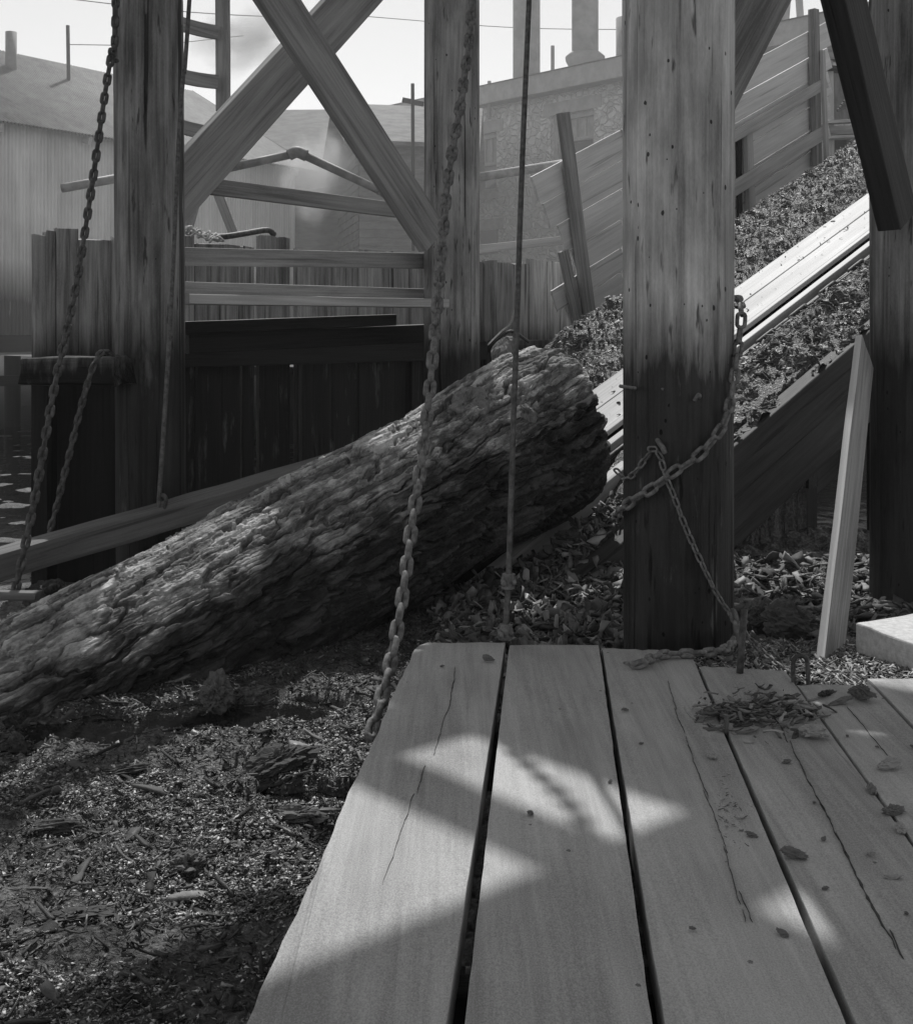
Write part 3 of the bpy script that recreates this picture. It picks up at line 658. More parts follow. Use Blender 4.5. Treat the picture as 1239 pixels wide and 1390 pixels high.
# ------------------------------------------------------------------ the log
LA = Vector((1, 1, .458)).normalized(); L0 = Vector((-2.115, 5.8, -.67))-LA*1.7
LEN = (Vector((-2.115+2.77, 5.8+2.77, -.67+.458*2.77))-L0).length
def log_mesh():
    nu, nt_ = 1050, 640; u = np.linspace(0, LEN, nu); th = np.arange(nt_)/nt_*2*np.pi; th = th-.6*np.sin(th-1.05); U, T = np.meshgrid(u, th, indexing='ij'); U = U.ravel(); T = T.ravel()
    r0 = .485+.012*U/LEN+.055*smooth(LEN-1.2, LEN-.25, U)*(1+.5*np.sin(T*3+1.))
    e = np.clip((U-(LEN-.20))/.20, 0, 1); r0 = r0*(1-.16*e**3)
    cx, cy = np.cos(T), np.sin(T)
    P = np.stack([cx*.5, cy*.5, U], 1)
    r = r0+.020*perlin(P*np.array([2.2, 2.2, .9]), 4)+.012*perlin(P*np.array([4, 4, 2.]), 6)
    w1 = fbm(P*np.array([5, 5, 3])+5, 4, 12, .6); w2 = fbm(P*np.array([5, 5, 3])+11, 4, 13, .6); w3 = fbm(P*np.array([26, 26, 14]), 3, 14, .6); w4 = fbm(P*np.array([26, 26, 14])+9, 3, 15, .6)
    Ta = T % (2*np.pi)
    def plates(du, nc, a1, a2, sd_, sh):
        pu = U/du+a1*w1+a2*w3+sh*Ta; pt = Ta/(2*np.pi)*nc+a1*w2+a2*w4
        f1, f2, ic = worley(np.stack([pu, pt], 1), sd_, nc); return f2-f1, ic, f1
    e1, i1, _ = plates(.85, 27, .50, .10, 3, -.2); e2, i2, _ = plates(.34, 66, .7, .16, 5, -.4); e3, i3, _ = plates(.10, 160, .7, .35, 7, -.8)
    c1 = smooth(.01, .15, e1); c2_ = smooth(.0, .15, e2); c3_ = smooth(.0, .25, e3)
    r = r+.052*(c1-.8)+.020*(i1-.5)*c1+.013*(c2_-.7)*(.3+.7*c1)+.015*(i2-.5)*c2_*c1+.004*(c3_-.6)+.005*(i3-.5)*c3_+.003*w3
    idc = i2; idb = i3
    jag = .10*fbm(np.stack([cx*4, cy*4, U*0], 1), 4, 91, .6)+.05*np.sin(T*2+.5)
    V = np.stack([r*cx, r*cy, U+jag*smooth(LEN-.5, LEN, U)], 1)
    a = (np.arange(nu-1)[:, None]*nt_+np.arange(nt_)[None, :]).ravel(); b = (np.arange(nu-1)[:, None]*nt_+((np.arange(nt_)+1) % nt_)[None, :]).ravel()
    o = mesh_np('log', V, np.stack([a, b, b+nt_, a+nt_], 1), M['bark'], smooth=True)
    at = o.data.attributes.new('plate', 'FLOAT', 'POINT'); at.data.foreach_set('value', (idc*.6+.4*idb).astype(np.float32))
    a2 = o.data.attributes.new('soaked', 'FLOAT', 'POINT'); a2.data.foreach_set('value', (smooth(.72, -.05, cx-.30*cy+.45*w1) ).astype(np.float32))  # lower side darkened all along: part wet bark, part shade put into the colour
    o.location = L0; o.rotation_euler = basis(L0, L0+LA, (0, 0, 1)).to_euler()
    return o
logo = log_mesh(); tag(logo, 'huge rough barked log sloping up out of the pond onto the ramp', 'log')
def on_log(px, py, r=.5):
    ray = Vector(((px-620)/F, 1, -(py-447)/F)); c = Vector((0, 0, CH)); d = ray-LA*ray.dot(LA); m = (c-L0); m = m-LA*m.dot(LA)
    A = d.dot(d); B = 2*d.dot(m); C = m.dot(m)-r*r; disc = max(B*B-4*A*C, 0); t = (-B-math.sqrt(disc))/(2*A); p = c+ray*t
    ax = L0+LA*(p-L0).dot(LA); return p, (p-ax).normalized()
def child_of_log(o):
    bpy.context.view_layer.update(); o.parent = logo; o.matrix_parent_inverse = logo.matrix_world.inverted(); return o
def stub(px, py, rad, h, dirv, label, squash=1., r=.49, top_sl=.0):
    p, nn = on_log(px, py, r); d = (nn*.6+Vector(dirv)*.7).normalized(); V = []; Fc = []; k = 28; x = d.orthogonal().normalized(); y = d.cross(x)
    prof = [(1.25, -.10), (1.15, -.02), (1.05, .4*h), (1.0, .85*h), (.93, h), (.55, h+.012), (0.02, h+.008)]
    rng = random.Random(int(px))
    jit = [rng.uniform(.88, 1.1) for _ in range(k)]
    for rr, hh in prof:
        for j in range(k):
            a = j/k*2*math.pi; V.append(x*math.cos(a)*rad*rr*jit[j]*squash+y*math.sin(a)*rad*rr*jit[j]+d*(hh+top_sl*math.cos(a)*rr*rad+rng.uniform(-.004, .004)))
    for i in range(len(prof)-1):
        for j in range(k): Fc.append((i*k+j, i*k+(j+1) % k, (i+1)*k+(j+1) % k, (i+1)*k+j))
    Fc.append(tuple((len(prof)-1)*k+j for j in range(k)))
    o = pydata('knot_stub', V, Fc, M['knot'], None, smooth=False); o.location = p; child_of_log(o); o['label'] = label
stub(640, 552, .125, .06, (-.1, -.9, .25), 'round cut knot with a splintered rim on the side of the log')
stub(712, 565, .08, .05, (.2, -.9, .2), 'smaller broken knot beside the round one', .7)
stub(690, 497, .10, .15, (-.15, -.1, .9), 'jagged branch stub standing on top of the log', .8, .48, .5)

# ------------------------------------------------------------------ bulkhead wall
B0 = Vector((-3.4, 10.05, 0)); B1 = Vector((2.6, 16.45, 0)); bd = (B1-B0).normalized(); bn = Vector((-bd.y, bd.x, 0))
def bl(px):
    r = Vector(((px-620)/F, 1, 0)); t = bn.dot(B0)/bn.dot(r); return r*t
bulk = empty('plank_bulkhead', B0); tag(bulk, 'weathered upright plank bulkhead behind the trestle, soaked dark below', 'bulkhead')
seams = [46, 62, 76, 106, 150, 185, 222, 262, 324, 348, 397, 403, 448, 483, 531, 554, 573, 600, 630, 655, 672, 696, 716, 740, 757, 785, 810, 850]
for i, (x0, x1) in enumerate(zip(seams, seams[1:])):
    gp = .034 if x1 in (348, 403) or x0 in (348, 403) else .002
    a = bl(x0)+bd*gp; b = bl(x1)-bd*gp; zt = 2.05+random.uniform(-.05, .04)+(.05 if x0 == 348 else 0); off = random.uniform(-.025, .025)+(.04 if x0 in (324, 62) else 0)
    m = (a+b)/2+bn*off
    timber('plank', (m.x, m.y, -1), (m.x, m.y, zt), max((b-a).length, .03), .06, bd, M['bulk'], bulk, rough=.006, endj=.02)
a = bl(655)-bn*.15; b = bl(850)-bn*.15
timber('wale', (a.x, a.y, 1.06), (b.x, b.y, 1.06), .14, .16, dn, M['bulk'], bulk)
a = bl(180)-bn*.14; b = bl(640)-bn*.14
timber('wale', (a.x, a.y, 1.02), (b.x, b.y, 1.02), .2, .16, dn, M['dark'], bulk)
# rough cap beam and post left of the first pile
a = W(44, 503, 7.95); b = W(176, 503, 7.75)
o = timber('cap_beam', a, b, .17, .32, dn, M['bulk'], rough=.025, bev=.02, endj=.04); tag(o, 'rough split cap beam beside the leftmost pile with a chain over it', 'beam')
a = W(60, 515, 8.25)
o = timber('corner_post', (a.x, a.y, -1), (a.x, a.y, .9), .11, .2, (1, 0, 0), M['dark']); tag(o, 'dark post standing in the water under the cap beam', 'post')
for i, (px, w_) in enumerate(((88, .2), (122, .2), (152, .12))):
    a = W(px, 520, 8.5); o = timber('sheet_plank', (a.x, a.y, -1), (a.x, a.y, .92), w_*.99, .06, (1, 0, 0), M['dark']); tag(o, 'soaked upright plank under the rough cap beam', 'plank', 'soaked planks under the cap beam')

# ------------------------------------------------------------------ flume wall beside the ramp
FWW = 3.9
fl = empty('flume_wall', WP(720, 440, FWW)); tag(fl, 'sloping board wall of a flume above the ramp with jagged left end', 'flume')
def fp(px, py, off=0): return WP(px, py, FWW-off)
slope = D3
def board_line(p, length, back=0.):       # along the ramp slope from p
    return p-slope*back, p+slope*length
def fboard(px0, py0, px1, h, off=0, t=.03, mat=None, name='board'):
    """Board whose top edge starts at px0,py0 and follows the ramp slope until px1; h its height."""
    a = fp(px0, py0, off); lo, hi = 0, 30
    for _ in range(40):
        m = (lo+hi)/2; q = a+slope*m
        if 620+F*q.x/q.y < px1: lo = m
        else: hi = m
    up_ = slope.cross(NW)*1.0
    if up_.z < 0: up_ = -up_
    a2 = a-up_*h/2; b2 = a+slope*lo-up_*h/2
    return timber(name, a2, b2, h, t, up_, mat or M['board'], fl, bev=.004, rough=.004, endj=.015)
def down(px, py, d):                      # pixel of the top edge of the next board
    up_ = slope.cross(NW); up_ = up_ if up_.z > 0 else -up_
    q = fp(px, py)-up_*d; return 620+F*q.x/q.y, 447-F*(q.z-CH)/q.y
x, y = 720, 240
hs = [.335, .30, .33, .30, .26, .30, .28]; lefts = [0, 4, 14, 20, -6, 6, -4]
d = 0
for i, h in enumerate(hs):
    px, py = down(720, 240, d+.004*i); px += 0
    q = fp(px, py)+slope*((lefts[i]+(0 if i < 4 else -14))*.012); px, py = 620+F*q.x/q.y, 447-F*(q.z-CH)/q.y
    fboard(px, py, 842 if i else 842, h-.004, off=.002*(i % 2)); fboard_x = px
    # the same board goes on behind the thick pile to the right
    q2 = fp(842, 447); 
    d += h
def topline(px): return 240+(px-720)*(-974/1842)
for i, h in enumerate(hs):
    px, py = down(720, 240, sum(hs[:i])+.004*i)
    # continue at px 842.. along the same slope
    a = fp(px, py); m = 0
    while 620+F*(a+slope*m).x/(a+slope*m).y < 842: m += .02
    q = a+slope*m; fboard(620+F*q.x/q.y, 447-F*(q.z-CH)/q.y, 1122, h-.004, off=.002*(i % 2)+(.03 if i in (0,) else 0))
# battens and posts on the camera side
def fpost(p0, p1, w, t, off, mat, name='post'):
    return timber(name, fp(*p0, off), fp(*p1, off), w, t, slope, mat, fl, bev=.005, rough=.004)
fpost((805, 470), (764, 152), .13, .10, .10, M['timber'])
fpost((790, 462), (764, 340), .14, .05, .07, M['timber'])
fpost((1108, 225), (1104, 12), .13, .10, .10, M['timber'])
fpost((1122, 225), (1116, 68), .07, .05, .19, M['timber_pale'])
fpost((1020, 320), (1014, 175), .13, .08, .08, M['timber_pale'])
fpost((1004, 320), (1002, 175), .09, .04, .04, M['dark'])
fboard(985, 182, 1120, .15, .15, .04, M['timber_pale'], 'rail'); fboard(975, 258, 1120, .19, .15, .04, M['timber_pale'], 'rail')

# ------------------------------------------------------------------ deck of planks
deck = empty('plank_deck', (.5, 3, -.045)); tag(deck, 'near deck of wide weathered planks with open gaps', 'deck')
DV = Vector((.074, 1, 0)).normalized()
gaps = [((567, 870), (375, 1300)), ((688, 875), (630, 1300)), ((816, 885), (880, 1300)), ((943, 895), (1117, 1300)), ((1085, 935), (1239, 1145)), ((1190, 935), (1290, 1040))]
ends = [5.02, 4.98, 4.91, 4.64, 4.42, 4.50, 4.55, 4.6]
halfgap = [.0, .010, .007, .006, .004, .006]
lines = []
for (p, q) in gaps:
    a = G(*p); b = G(*q); dv = (b-a)/(b.y-a.y); lines.append((a, dv))
def lx(i, y):
    if i < len(lines): a, dv = lines[i]; return (a+dv*(y-a.y)).x
    return lx(len(lines)-1, 4.3)+(i-len(lines)+1)*.335+DV.x*(y-4.3)
plk = ['leftmost deck plank with a chamfered far corner and a long crack', 'second deck plank from the left, smooth and sunlit', 'third deck plank under the thick pile', 'fourth deck plank split by a long jagged crack', 'fifth deck plank with chips by the far end', 'sixth deck plank at the right edge', 'outer deck plank', 'outer deck plank']
def deck_plank(i, y0=-.6):
    ye = ends[i]; n = 90; ys = np.linspace(y0, ye, n); m = 14; top = []; TH = .09
    hg0 = halfgap[i] if i < len(halfgap) else .005; hg1 = halfgap[i+1] if i+1 < len(halfgap) else .005
    V = []
    for k, yv in enumerate(ys):
        wide = 1.0+(4.9-yv)*.28
        xl = lx(i, yv)+hg0*wide; xr = lx(i+1, yv)-hg1*wide
        if i == 0: 
            xl += .07*max(0, (yv-4.9)/.12)**1.5*.6+.003*math.sin(yv*7)+.002*math.sin(yv*31)
        for j in range(m):
            u = j/(m-1); V.append((xl+(xr-xl)*u, yv, 0))
        V.append((xr+.001, yv, -.006)); V.append((xr, yv, -TH)); V.append((xl, yv, -TH)); V.append((xl-.001, yv, -.006))
    V = np.array(V); M_ = m+4; T = np.arange(len(V)) % M_
    q = V*np.array([6, 1.2, 1]); wob = perlin(q+i*7.7, 40+i); cup = (T/(m-1)-.5)
    up_ = T < m
    V[:, 2] += np.where(up_, .004*wob-.006*np.clip(np.abs(cup)*2-.8, 0, 1)+.0015*perlin(V*np.array([30, 6, 1]), 50+i), 0)
    V[:, 0] += np.where((T == 0) | (T >= m-1), .003*perlin(V*np.array([1, 14, 20]), 60+i), 0)
    rr = np.random.default_rng(i+5); e = np.arange(len(V)) >= len(V)-M_
    V[e, 1] += rr.uniform(-.012, .006, M_)+(.05*(.5-np.clip(T[e]/(m-1), 0, 1)) if i in (2, 3) else 0); V[e, 2] -= .006
    # local frame: z along the plank so that the grain runs with it
    o0 = Vector((lx(i, 2.5)+.17, y0, -.0)); Q = np.stack([V[:, 0]-o0.x, -(V[:, 2]-o0.z), V[:, 1]-o0.y], 1)
    Fc = []
    for k in range(n-1):
        for j in range(M_):
            a = k*M_+j; b = k*M_+(j+1) % M_; Fc.append((a, a+M_, b+M_, b)[::-1])
    Fc.append(tuple(range(M_))); Fc.append(tuple((n-1)*M_+j for j in range(M_-1, -1, -1)))
    o = pydata('plank', Q, Fc, M['deck'], None); o.location = o0; o.rotation_euler = (math.radians(-90), 0, 0)
    me = o.data; 
    import bmesh
    bm = bmesh.new(); bm.from_mesh(me); bmesh.ops.recalc_face_normals(bm, faces=bm.faces); bm.to_mesh(me); bm.free()
    under(o, deck); o['label'] = plk[i]
    return o
planks = [deck_plank(i) for i in range(8)]
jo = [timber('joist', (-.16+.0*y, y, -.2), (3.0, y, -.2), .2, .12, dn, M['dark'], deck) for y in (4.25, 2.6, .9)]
def crack(path, wmax, plank, seed):
    rng = random.Random(seed); pts_ = [G(*p) for p in path]; dense = []
    for a, b in zip(pts_, pts_[1:]):
        n = max(2, int((b-a).length/.02))
        for k in range(n): dense.append(a+(b-a)*k/n)
    V = []; Fc = []; k = 0
    while k < len(dense)-3:
        n_ = min(rng.randint(10, 34), len(dense)-1-k); off = rng.uniform(-.005, .005); wm = wmax*rng.uniform(.25, .7)
        b0 = len(V)
        for q in range(n_+1):
            p = dense[k+q]; off += rng.uniform(-.0022, .0022); wv = wm*max(0.05, max(0., math.sin(math.pi*q/n_))**.6)*rng.choice((.15, .4, .7, 1., 1.2))
            V += [(p.x+off-wv/2, p.y, .0035), (p.x+off+wv/2, p.y, .0035), (p.x+off+wv/2, p.y, -.002), (p.x+off-wv/2, p.y, -.002)]
        for q in range(n_):
            for e in range(4): a_ = b0+q*4; Fc.append((a_+e, a_+(e+1) % 4, a_+4+(e+1) % 4, a_+4+e))
        k += max(2, n_-rng.randint(-1, 4))
    o = pydata('crack', V, Fc, M['stringer'], None); under(o, deck); bpy.context.view_layer.update()
    mw = o.matrix_world.copy(); o.parent = plank; o.matrix_parent_inverse = plank.matrix_world.inverted(); o.location = mw.translation
crack([(618, 905), (612, 950), (596, 1000), (585, 1030)], .0045, planks[0], 1); crack([(580, 1040), (560, 1090), (532, 1160), (508, 1220)], .0035, planks[0], 2)
crack([(905, 925), (930, 1000), (955, 1070), (985, 1150), (1000, 1200), (1020, 1260)], .0028, planks[2], 3)
crack([(1040, 960), (1060, 985), (1090, 1045), (1120, 1100), (1160, 1175), (1195, 1245), (1230, 1310)], .008, planks[3], 4)
crack([(1150, 960), (1185, 1000), (1210, 1030)], .003, planks[4], 5)

# ------------------------------------------------------------------ chains and iron on the thick pile
def onp3(px, py, r=.25):
    ray = Vector(((px-620)/F, 1, 0)); t0 = ray.dot(Vector((P3.x, P3.y, 0)))/ray.dot(ray); c = ray*t0-Vector((P3.x, P3.y, 0)); h = r*r-c.dot(c)
    Y = t0-(math.sqrt(h)/ray.length if h > 0 else 0); return W(px, py, Y)
c3 = [onp3(1003, 405), onp3(1006, 425), onp3(1003, 460), onp3(998, 500), onp3(992, 540), onp3(983, 573, .26), onp3(965, 600, .262), onp3(940, 625, .262), onp3(915, 640, .262), onp3(890, 660, .262), onp3(865, 675, .262), onp3(843, 692, .265)]
c3 = [W(1001, 405, 5.45)]+c3[1:]+[W(836, 706, 5.5)]
chain(c3, .082, .050, .0088, M['iron_pale'], 'rusty chain hanging down and wrapped across the thick front pile', 'chains on the front pile', 'wrapped_chain', roll=.25)
c4 = [W(838, 640, 5.28), onp3(846, 648), onp3(858, 645), onp3(872, 628), onp3(884, 612), onp3(890, 604, .26), onp3(895, 618, .252), onp3(905, 650, .272), onp3(915, 675, .252), onp3(930, 715, .252), onp3(950, 760, .252), onp3(972, 805, .256), onp3(990, 832, .27), W(1005, 852, 5.1), W(1030, 880, 4.95), W(1058, 905, 4.75), W(1080, 922, 4.62)]
chain(c4, .050, .029, .0045, M['iron_pale'], 'thin chain hooked on a spike and trailing down to the deck staple', 'chains on the front pile', 'thin_chain', roll=.2)
c5 = [W(846, 905, 4.72)+Vector((0, 0, .0)), G(868, 902, .02), G(885, 893, .02), G(905, 888, .02), G(935, 887, .02), G(960, 886, .02), G(985, 880, .02), W(997, 868, 5.02), W(1000, 850, 5.06), W(994, 832, 5.08)]
chain(c5, .066, .040, .0095, M['iron_pale'], 'heavy chain lying round the foot of the thick front pile', 'chains on the front pile', 'coiled_chain', roll=.8)
def spike(pts_, r, label, name='iron_spike', cat='spike'):
    o = tube(name, spline(pts_, 16), r, M['iron_pale'], None, 9); return tag(o, label, cat, None)
p = onp3(893, 600, .23); spike([p+Vector((0, .08, .02)), p+Vector((0, -.03, .0)), p+Vector((.012, -.05, -.02)), p+Vector((.02, -.045, -.04))], .011, 'bent spike holding the thin chain on the front pile')
p = onp3(950, 535, .23); spike([p+Vector((0, .08, .0)), p+Vector((-.005, -.02, -.01)), p+Vector((-.015, -.04, .0)), p+Vector((-.03, -.035, -.025))], .008, 'bent nail sticking out of the wet part of the front pile')
p = onp3(893, 525, .23); spike([p+Vector((-.02, .06, .02)), p+Vector((.02, -.015, -.01))], .006, 'small nail left of the bent nail on the front pile')
spike([W(842, 524, 5.26), W(862, 527, 5.1)], .008, 'short iron pin in the left side of the front pile', 'iron_pin', 'pin')
# stake and staple
o = tube('iron_stake', [G(1004, 914, 0), W(1006, 880, 4.56), W(1010, 828, 4.62)], .013, M['iron'], None, 8); tag(o, 'rusty iron stake standing at the end of the deck planks', 'stake')
b = G(1088, 926, .0)
o = tube('iron_staple', spline([b+Vector((-.028, 0, -.02)), b+Vector((-.028, .01, .06)), b+Vector((-.016, .014, .085)), b+Vector((.008, .014, .088)), b+Vector((.022, .012, .07)), b+Vector((.024, .0, -.02))], 30), .008, M['iron'], None, 8); tag(o, 'iron staple driven into the end of a deck plank', 'staple')

# ------------------------------------------------------------------ leaning board, block
lb = Vector((.5, -.866, 0)); a = Vector((1.435, 4.95, -.20)); b = Vector((2.135, 6.62, 1.13))
xw = Vector((.50, .866, 0))
o = timber('leaning_board', a+xw*.115, b+xw*.09, .235, .036, xw, M['timber'], rough=.004, bev=.004); o.data.materials.append(M['fresh'])
for p_ in o.data.polygons:
    if p_.normal.x < -.8: p_.material_index = 1
if True: tag(o, 'pale sawn board leaning against the right pile', 'board')
blk = []
u = Vector((.30, -.954, 0)); v = Vector((.88, .47, 0)); c = Vector((1.645, 5.17, -.085))
V = []
rngb = np.random.default_rng(4)
def slab(c, u, v, lu, lv, h, n=14):
    V = []; idx = {}
    Fc = []
    def vid(p):
        k = tuple(np.round(p, 4)); 
        if k not in idx: idx[k] = len(V); V.append(p)
        return idx[k]
    def face(o, e, f):
        for i in range(n):
            for j in range(n):
                q = [o+e*(i/n)+f*(j/n), o+e*((i+1)/n)+f*(j/n), o+e*((i+1)/n)+f*((j+1)/n), o+e*(i/n)+f*((j+1)/n)]
                Fc.append(tuple(vid(x) for x in q))
    U = np.array(u)*lu; Vv = np.array(v)*lv; Hh = np.array([0, 0, h]); o = np.zeros(3)
    face(o, Vv, U); face(o+Hh, U, Vv); face(o, U, Hh); face(o+Vv, Hh, U); face(o, Hh, Vv); face(o+U, Vv, Hh)
    V = np.array(V); V += .006*perlin(V*9, 3)[:, None]+.003*perlin(V*31, 8)[:, None]
    return V, Fc
V, Fc = slab(c, u, v, 1.3, .9, .125)
o = pydata('sawn_block', V, Fc, M['concrete']); o.location = c; tag(o, 'thick pale slab lying on the bark at the right edge', 'slab')
md = o.modifiers.new('bevel', 'BEVEL'); md.width = .012; md.segments = 2; md.limit_method = 'ANGLE'

# ------------------------------------------------------------------ loose pieces of bark
def chunk(px, py, z, size, label, name='bark_chunk', mat='shards', yaw=None, group=None, dims=(1, .5, .35), tilt=(0, 0), at=None):
    p = at or G(px, py, z); big_ = size > .1; n1, n2 = (56, 34) if big_ else (36, 22); V = []; Fc = []
    for i in range(n2+1):
        ph = i/n2*math.pi
        for j in range(n1):
            th = j/n1*2*math.pi; V.append((math.sin(ph)*math.cos(th), math.sin(ph)*math.sin(th), math.cos(ph)))
    V = np.array(V); sd_ = int(px*7+py); o3 = sd_*.173
    d = 1+.6*perlin(V*1.3+o3, sd_)+.30*fbm(V*np.array([2.6, 5, 4])+o3, 3, sd_+7)+.35*perlin(V*np.array([1.6, 4, 4])+o3, sd_+1)
    lay = V[:, 2]*dims[2]*4+2.2*perlin(V*np.array([1.2, 2.2, 2.2])+o3, sd_+2); fl_ = lay-np.floor(lay)
    d = d+.10*smooth(.5, 1, fl_)-.05+.16*fbm(V*np.array([3.5, 10, 9])+o3, 4, sd_+3, .6)
    if dims[2] >= .5: d = 1+.55*fbm(V*1.3+o3, 3, sd_)+.22*fbm(V*4.5+o3, 3, sd_+4, .6)-.10*smooth(.1, 0., np.abs(perlin(V*2.2+o3, sd_+5)))
    V = V*d[:, None]*np.array(dims)*size*.5; V[:, 2] += size*.10*np.sin(V[:, 0]/size*2.2+sd_)
    for i in range(n2):
        for j in range(n1): Fc.append((i*n1+j, (i+1)*n1+j, (i+1)*n1+(j+1) % n1, i*n1+(j+1) % n1))
    o = pydata(name, V, Fc, M[mat]); o.location = p+Vector((0, 0, size*dims[2]*.32)); o.rotation_euler = (tilt[0], tilt[1], yaw if yaw is not None else random.uniform(0, 6.28))
    return tag(o, label, 'bark', group)
chunk(293, 950, POND+.03, .20, 'pale lump of bark at the dark water line of the log', mat='chips_dry', dims=(1, .7, .7))
chunk(378, 1056, POND-.01, .27, 'curled dark slab of bark lying on the pond litter', dims=(1, .55, .35), yaw=.5, tilt=(.3, -.15))
chunk(395, 1118, POND-.01, .24, 'jagged bark slab beside the deck edge, pale on top', mat='chips_dry', dims=(1, .45, .3), yaw=-.5)
chunk(66, 1135, POND+.01, .22, 'long flat dark bark sliver on the pond at left', dims=(1, .3, .15), yaw=.15)
chunk(252, 1182, POND+.02, .13, 'small rounded pale chunk on the sunlit litter', mat='chips_dry', dims=(1, .8, .6))
chunk(95, 1265, POND-.005, .26, 'broad dark bark slab in the near left corner', dims=(1, .45, .15), yaw=.1)
chunk(150, 1048, POND+.02, .28, 'thin dark bark strip across the middle of the pond', dims=(1, .25, .14), yaw=-.1)
chunk(60, 790, 0, .24, 'dark knobby clump of bark where the long chain ends', dims=(1, .7, .75), at=Vector((-2.22, 6.75, -.24)))
o = timber('split_stick', Vector((-2.75, 6.5, -.13)), Vector((-2.12, 6.42, -.115)), .08, .05, (0, 1, 0), M['apron'], rough=.02, bev=.02, endj=.06); tag(o, 'short split stick floating behind the log at the left edge', 'stick')
chunk(1068, 862, -.16, .26, 'ragged pale topped bark chunk between the pile and the leaning board', mat='chips_dry', dims=(1, .6, .7), yaw=-.7, tilt=(.3, .2))
chunk(1040, 850, -.15, .20, 'dark bark chunk beside the thin chain', dims=(1, .7, .6))
chunk(1028, 832, -.12, .13, 'small pale bark wedge at the foot of the thick pile', mat='chips_dry', dims=(1, .7, .6))
chunk(795, 745, 0, .22, 'rounded bark lump on the heap beside the ramp stringer', dims=(1, .6, .5), at=Vector((.73, 8.0, -.15)))
gch = 'bark chips dropped on the deck'
for px, py, sz, lab, mt, dm in (
    (1105, 1000, .085, 'curled bark chip between the long crack and the fifth plank', 'chips_dry', (1, .6, .4)),
    (1206, 1042, .07, 'bark chip on the fifth plank, farther of two by the right gap', 'chips_dry', (1, .5, .4)),
    (1183, 1072, .055, 'flat bark chip lying over the right gap', 'shards', (1, .4, .25)),
    (1213, 1102, .06, 'thick dark bark chip just past the right gap', 'shards', (1, .6, .45)),
    (1222, 1126, .045, 'pale bark chip next to the thick dark one', 'chips_dry', (1, .5, .4)),
    (1078, 1163, .052, 'dark curled chip between the third gap and the long crack', 'shards', (1, .55, .4)),
    (966, 1027, .048, 'light chip on the third plank short of its gap', 'chips_dry', (1, .5, .35)),
    (1122, 942, .12, 'long flat bark chip by the deck staple', 'shards', (1, .25, .18)),
    (1170, 948, .11, 'large bark chip at the end of the fifth plank', 'chips_dry', (1, .5, .35)),
    (1140, 955, .09, 'flat bark chip near the sunlit spot by the staple', 'shards', (1, .3, .2)),
    (662, 897, .05, 'bark crumb on the far end of the leftmost plank', 'shards', (1, .4, .4)),
    (985, 988, .085, 'striped bark strip beside the shredded bark pile', 'chips_dry', (1, .35, .25)),
    (1212, 1190, .04, 'pale sliver on the right plank', 'chips_dry', (1, .4, .2)),
    (1062, 1268, .03, 'tiny chip near the bottom end of the third gap', 'shards', (1, .5, .3)),
    (1182, 1160, .03, 'tiny chip right of the long crack', 'chips_dry', (1, .5, .3))):
    chunk(px, py, 0.004, sz, lab, 'bark_chip', mt, None, gch, dm)
for px, py in ((848, 965), (828, 1062), (1120, 1206), (1118, 1140), (1105, 1090), (1068, 1035), (870, 1010), (1020, 1135), (1150, 1000), (1190, 1015), (1230, 1240), (940, 1262), (720, 1105), (600, 905), (1240, 1015)):
    chunk(px, py, 0.003, random.uniform(.012, .028), 'tiny dark speck of bark on the deck planks', 'bark_crumb', 'shards', None, 'tiny crumbs on the deck', (1, .6, .4))
NS = 420; x = RNG.normal(0, 1, NS); P = np.array([list(G(1030+70*a_, 968+14*b_, .012)) for a_, b_ in zip(np.where(np.abs(x) > 1.7, x*.4, x)*.72+.1*RNG.normal(0, 1, NS), RNG.normal(0, .75, NS)*np.exp(-.25*x*x)*1.3)]); P[:, 2] += RNG.random(NS)**2*.035-.008
o = scatter('shredded_bark', P, .012+.06*RNG.random(NS)**2, M['shards'], .3, chip_bank(24, .35, .10, (.1, .3)), yaw=RNG.normal(.3, .8, NS)); tag(o, kind='stuff', label='pile of shredded bark strips on the deck', cat='bark shreds')
x = np.array([list(G(990+16*a_, 1105+26*b_+10*a_, .004)) for a_, b_ in RNG.normal(0, .8, (160, 2))])
o = scatter('bark_dust', x, .003+.011*RNG.random(160)**3, M['shards'], .2); tag(o, kind='stuff', label='scatter of fine bark dust on the third plank', cat='bark dust')

# ------------------------------------------------------------------ background: shed, mill buildings
def corr_sheet(name, a, b, z0a, z1a, z0b, z1b, mat, parent, pitch=.076, amp=.028, rows=2, roofto=None):
    """Corrugated sheet between plan points a and b; roofto gives the upper edge points instead of a vertical wall."""
    L = (b-a).length; n = int(L/pitch*6); V = []; Fc = []; d = (b-a).normalized()
    for i in range(n+1):
        u = i/n; off = amp*math.sin(u*L/pitch*2*math.pi)
        lo = a+(b-a)*u
        if roofto is None:
            nn = Vector((-d.y, d.x, 0)); hi = Vector((lo.x, lo.y, z1a+(z1b-z1a)*u)); lo = Vector((lo.x, lo.y, z0a+(z0b-z0a)*u))
        else:
            hi = roofto[0]+(roofto[1]-roofto[0])*u; nn = (roofto[0]-a).cross(d).normalized()
        for k in range(rows+1): V.append(lo+(hi-lo)*k/rows+nn*off)
    m = rows+1
    for i in range(n):
        for k in range(rows): Fc.append((i*m+k, (i+1)*m+k, (i+1)*m+k+1, i*m+k+1))
    o = pydata(name, V, Fc, mat, None, smooth=True); under(o, parent); return o
sdv = Vector((.69, 1, 0)).normalized(); A0 = Vector((-8.02, 22, 0)); e1 = A0+sdv*7.65; e0 = A0-sdv*4.5
sn = Vector((-sdv.y, sdv.x, 0)); EZ = 4.96
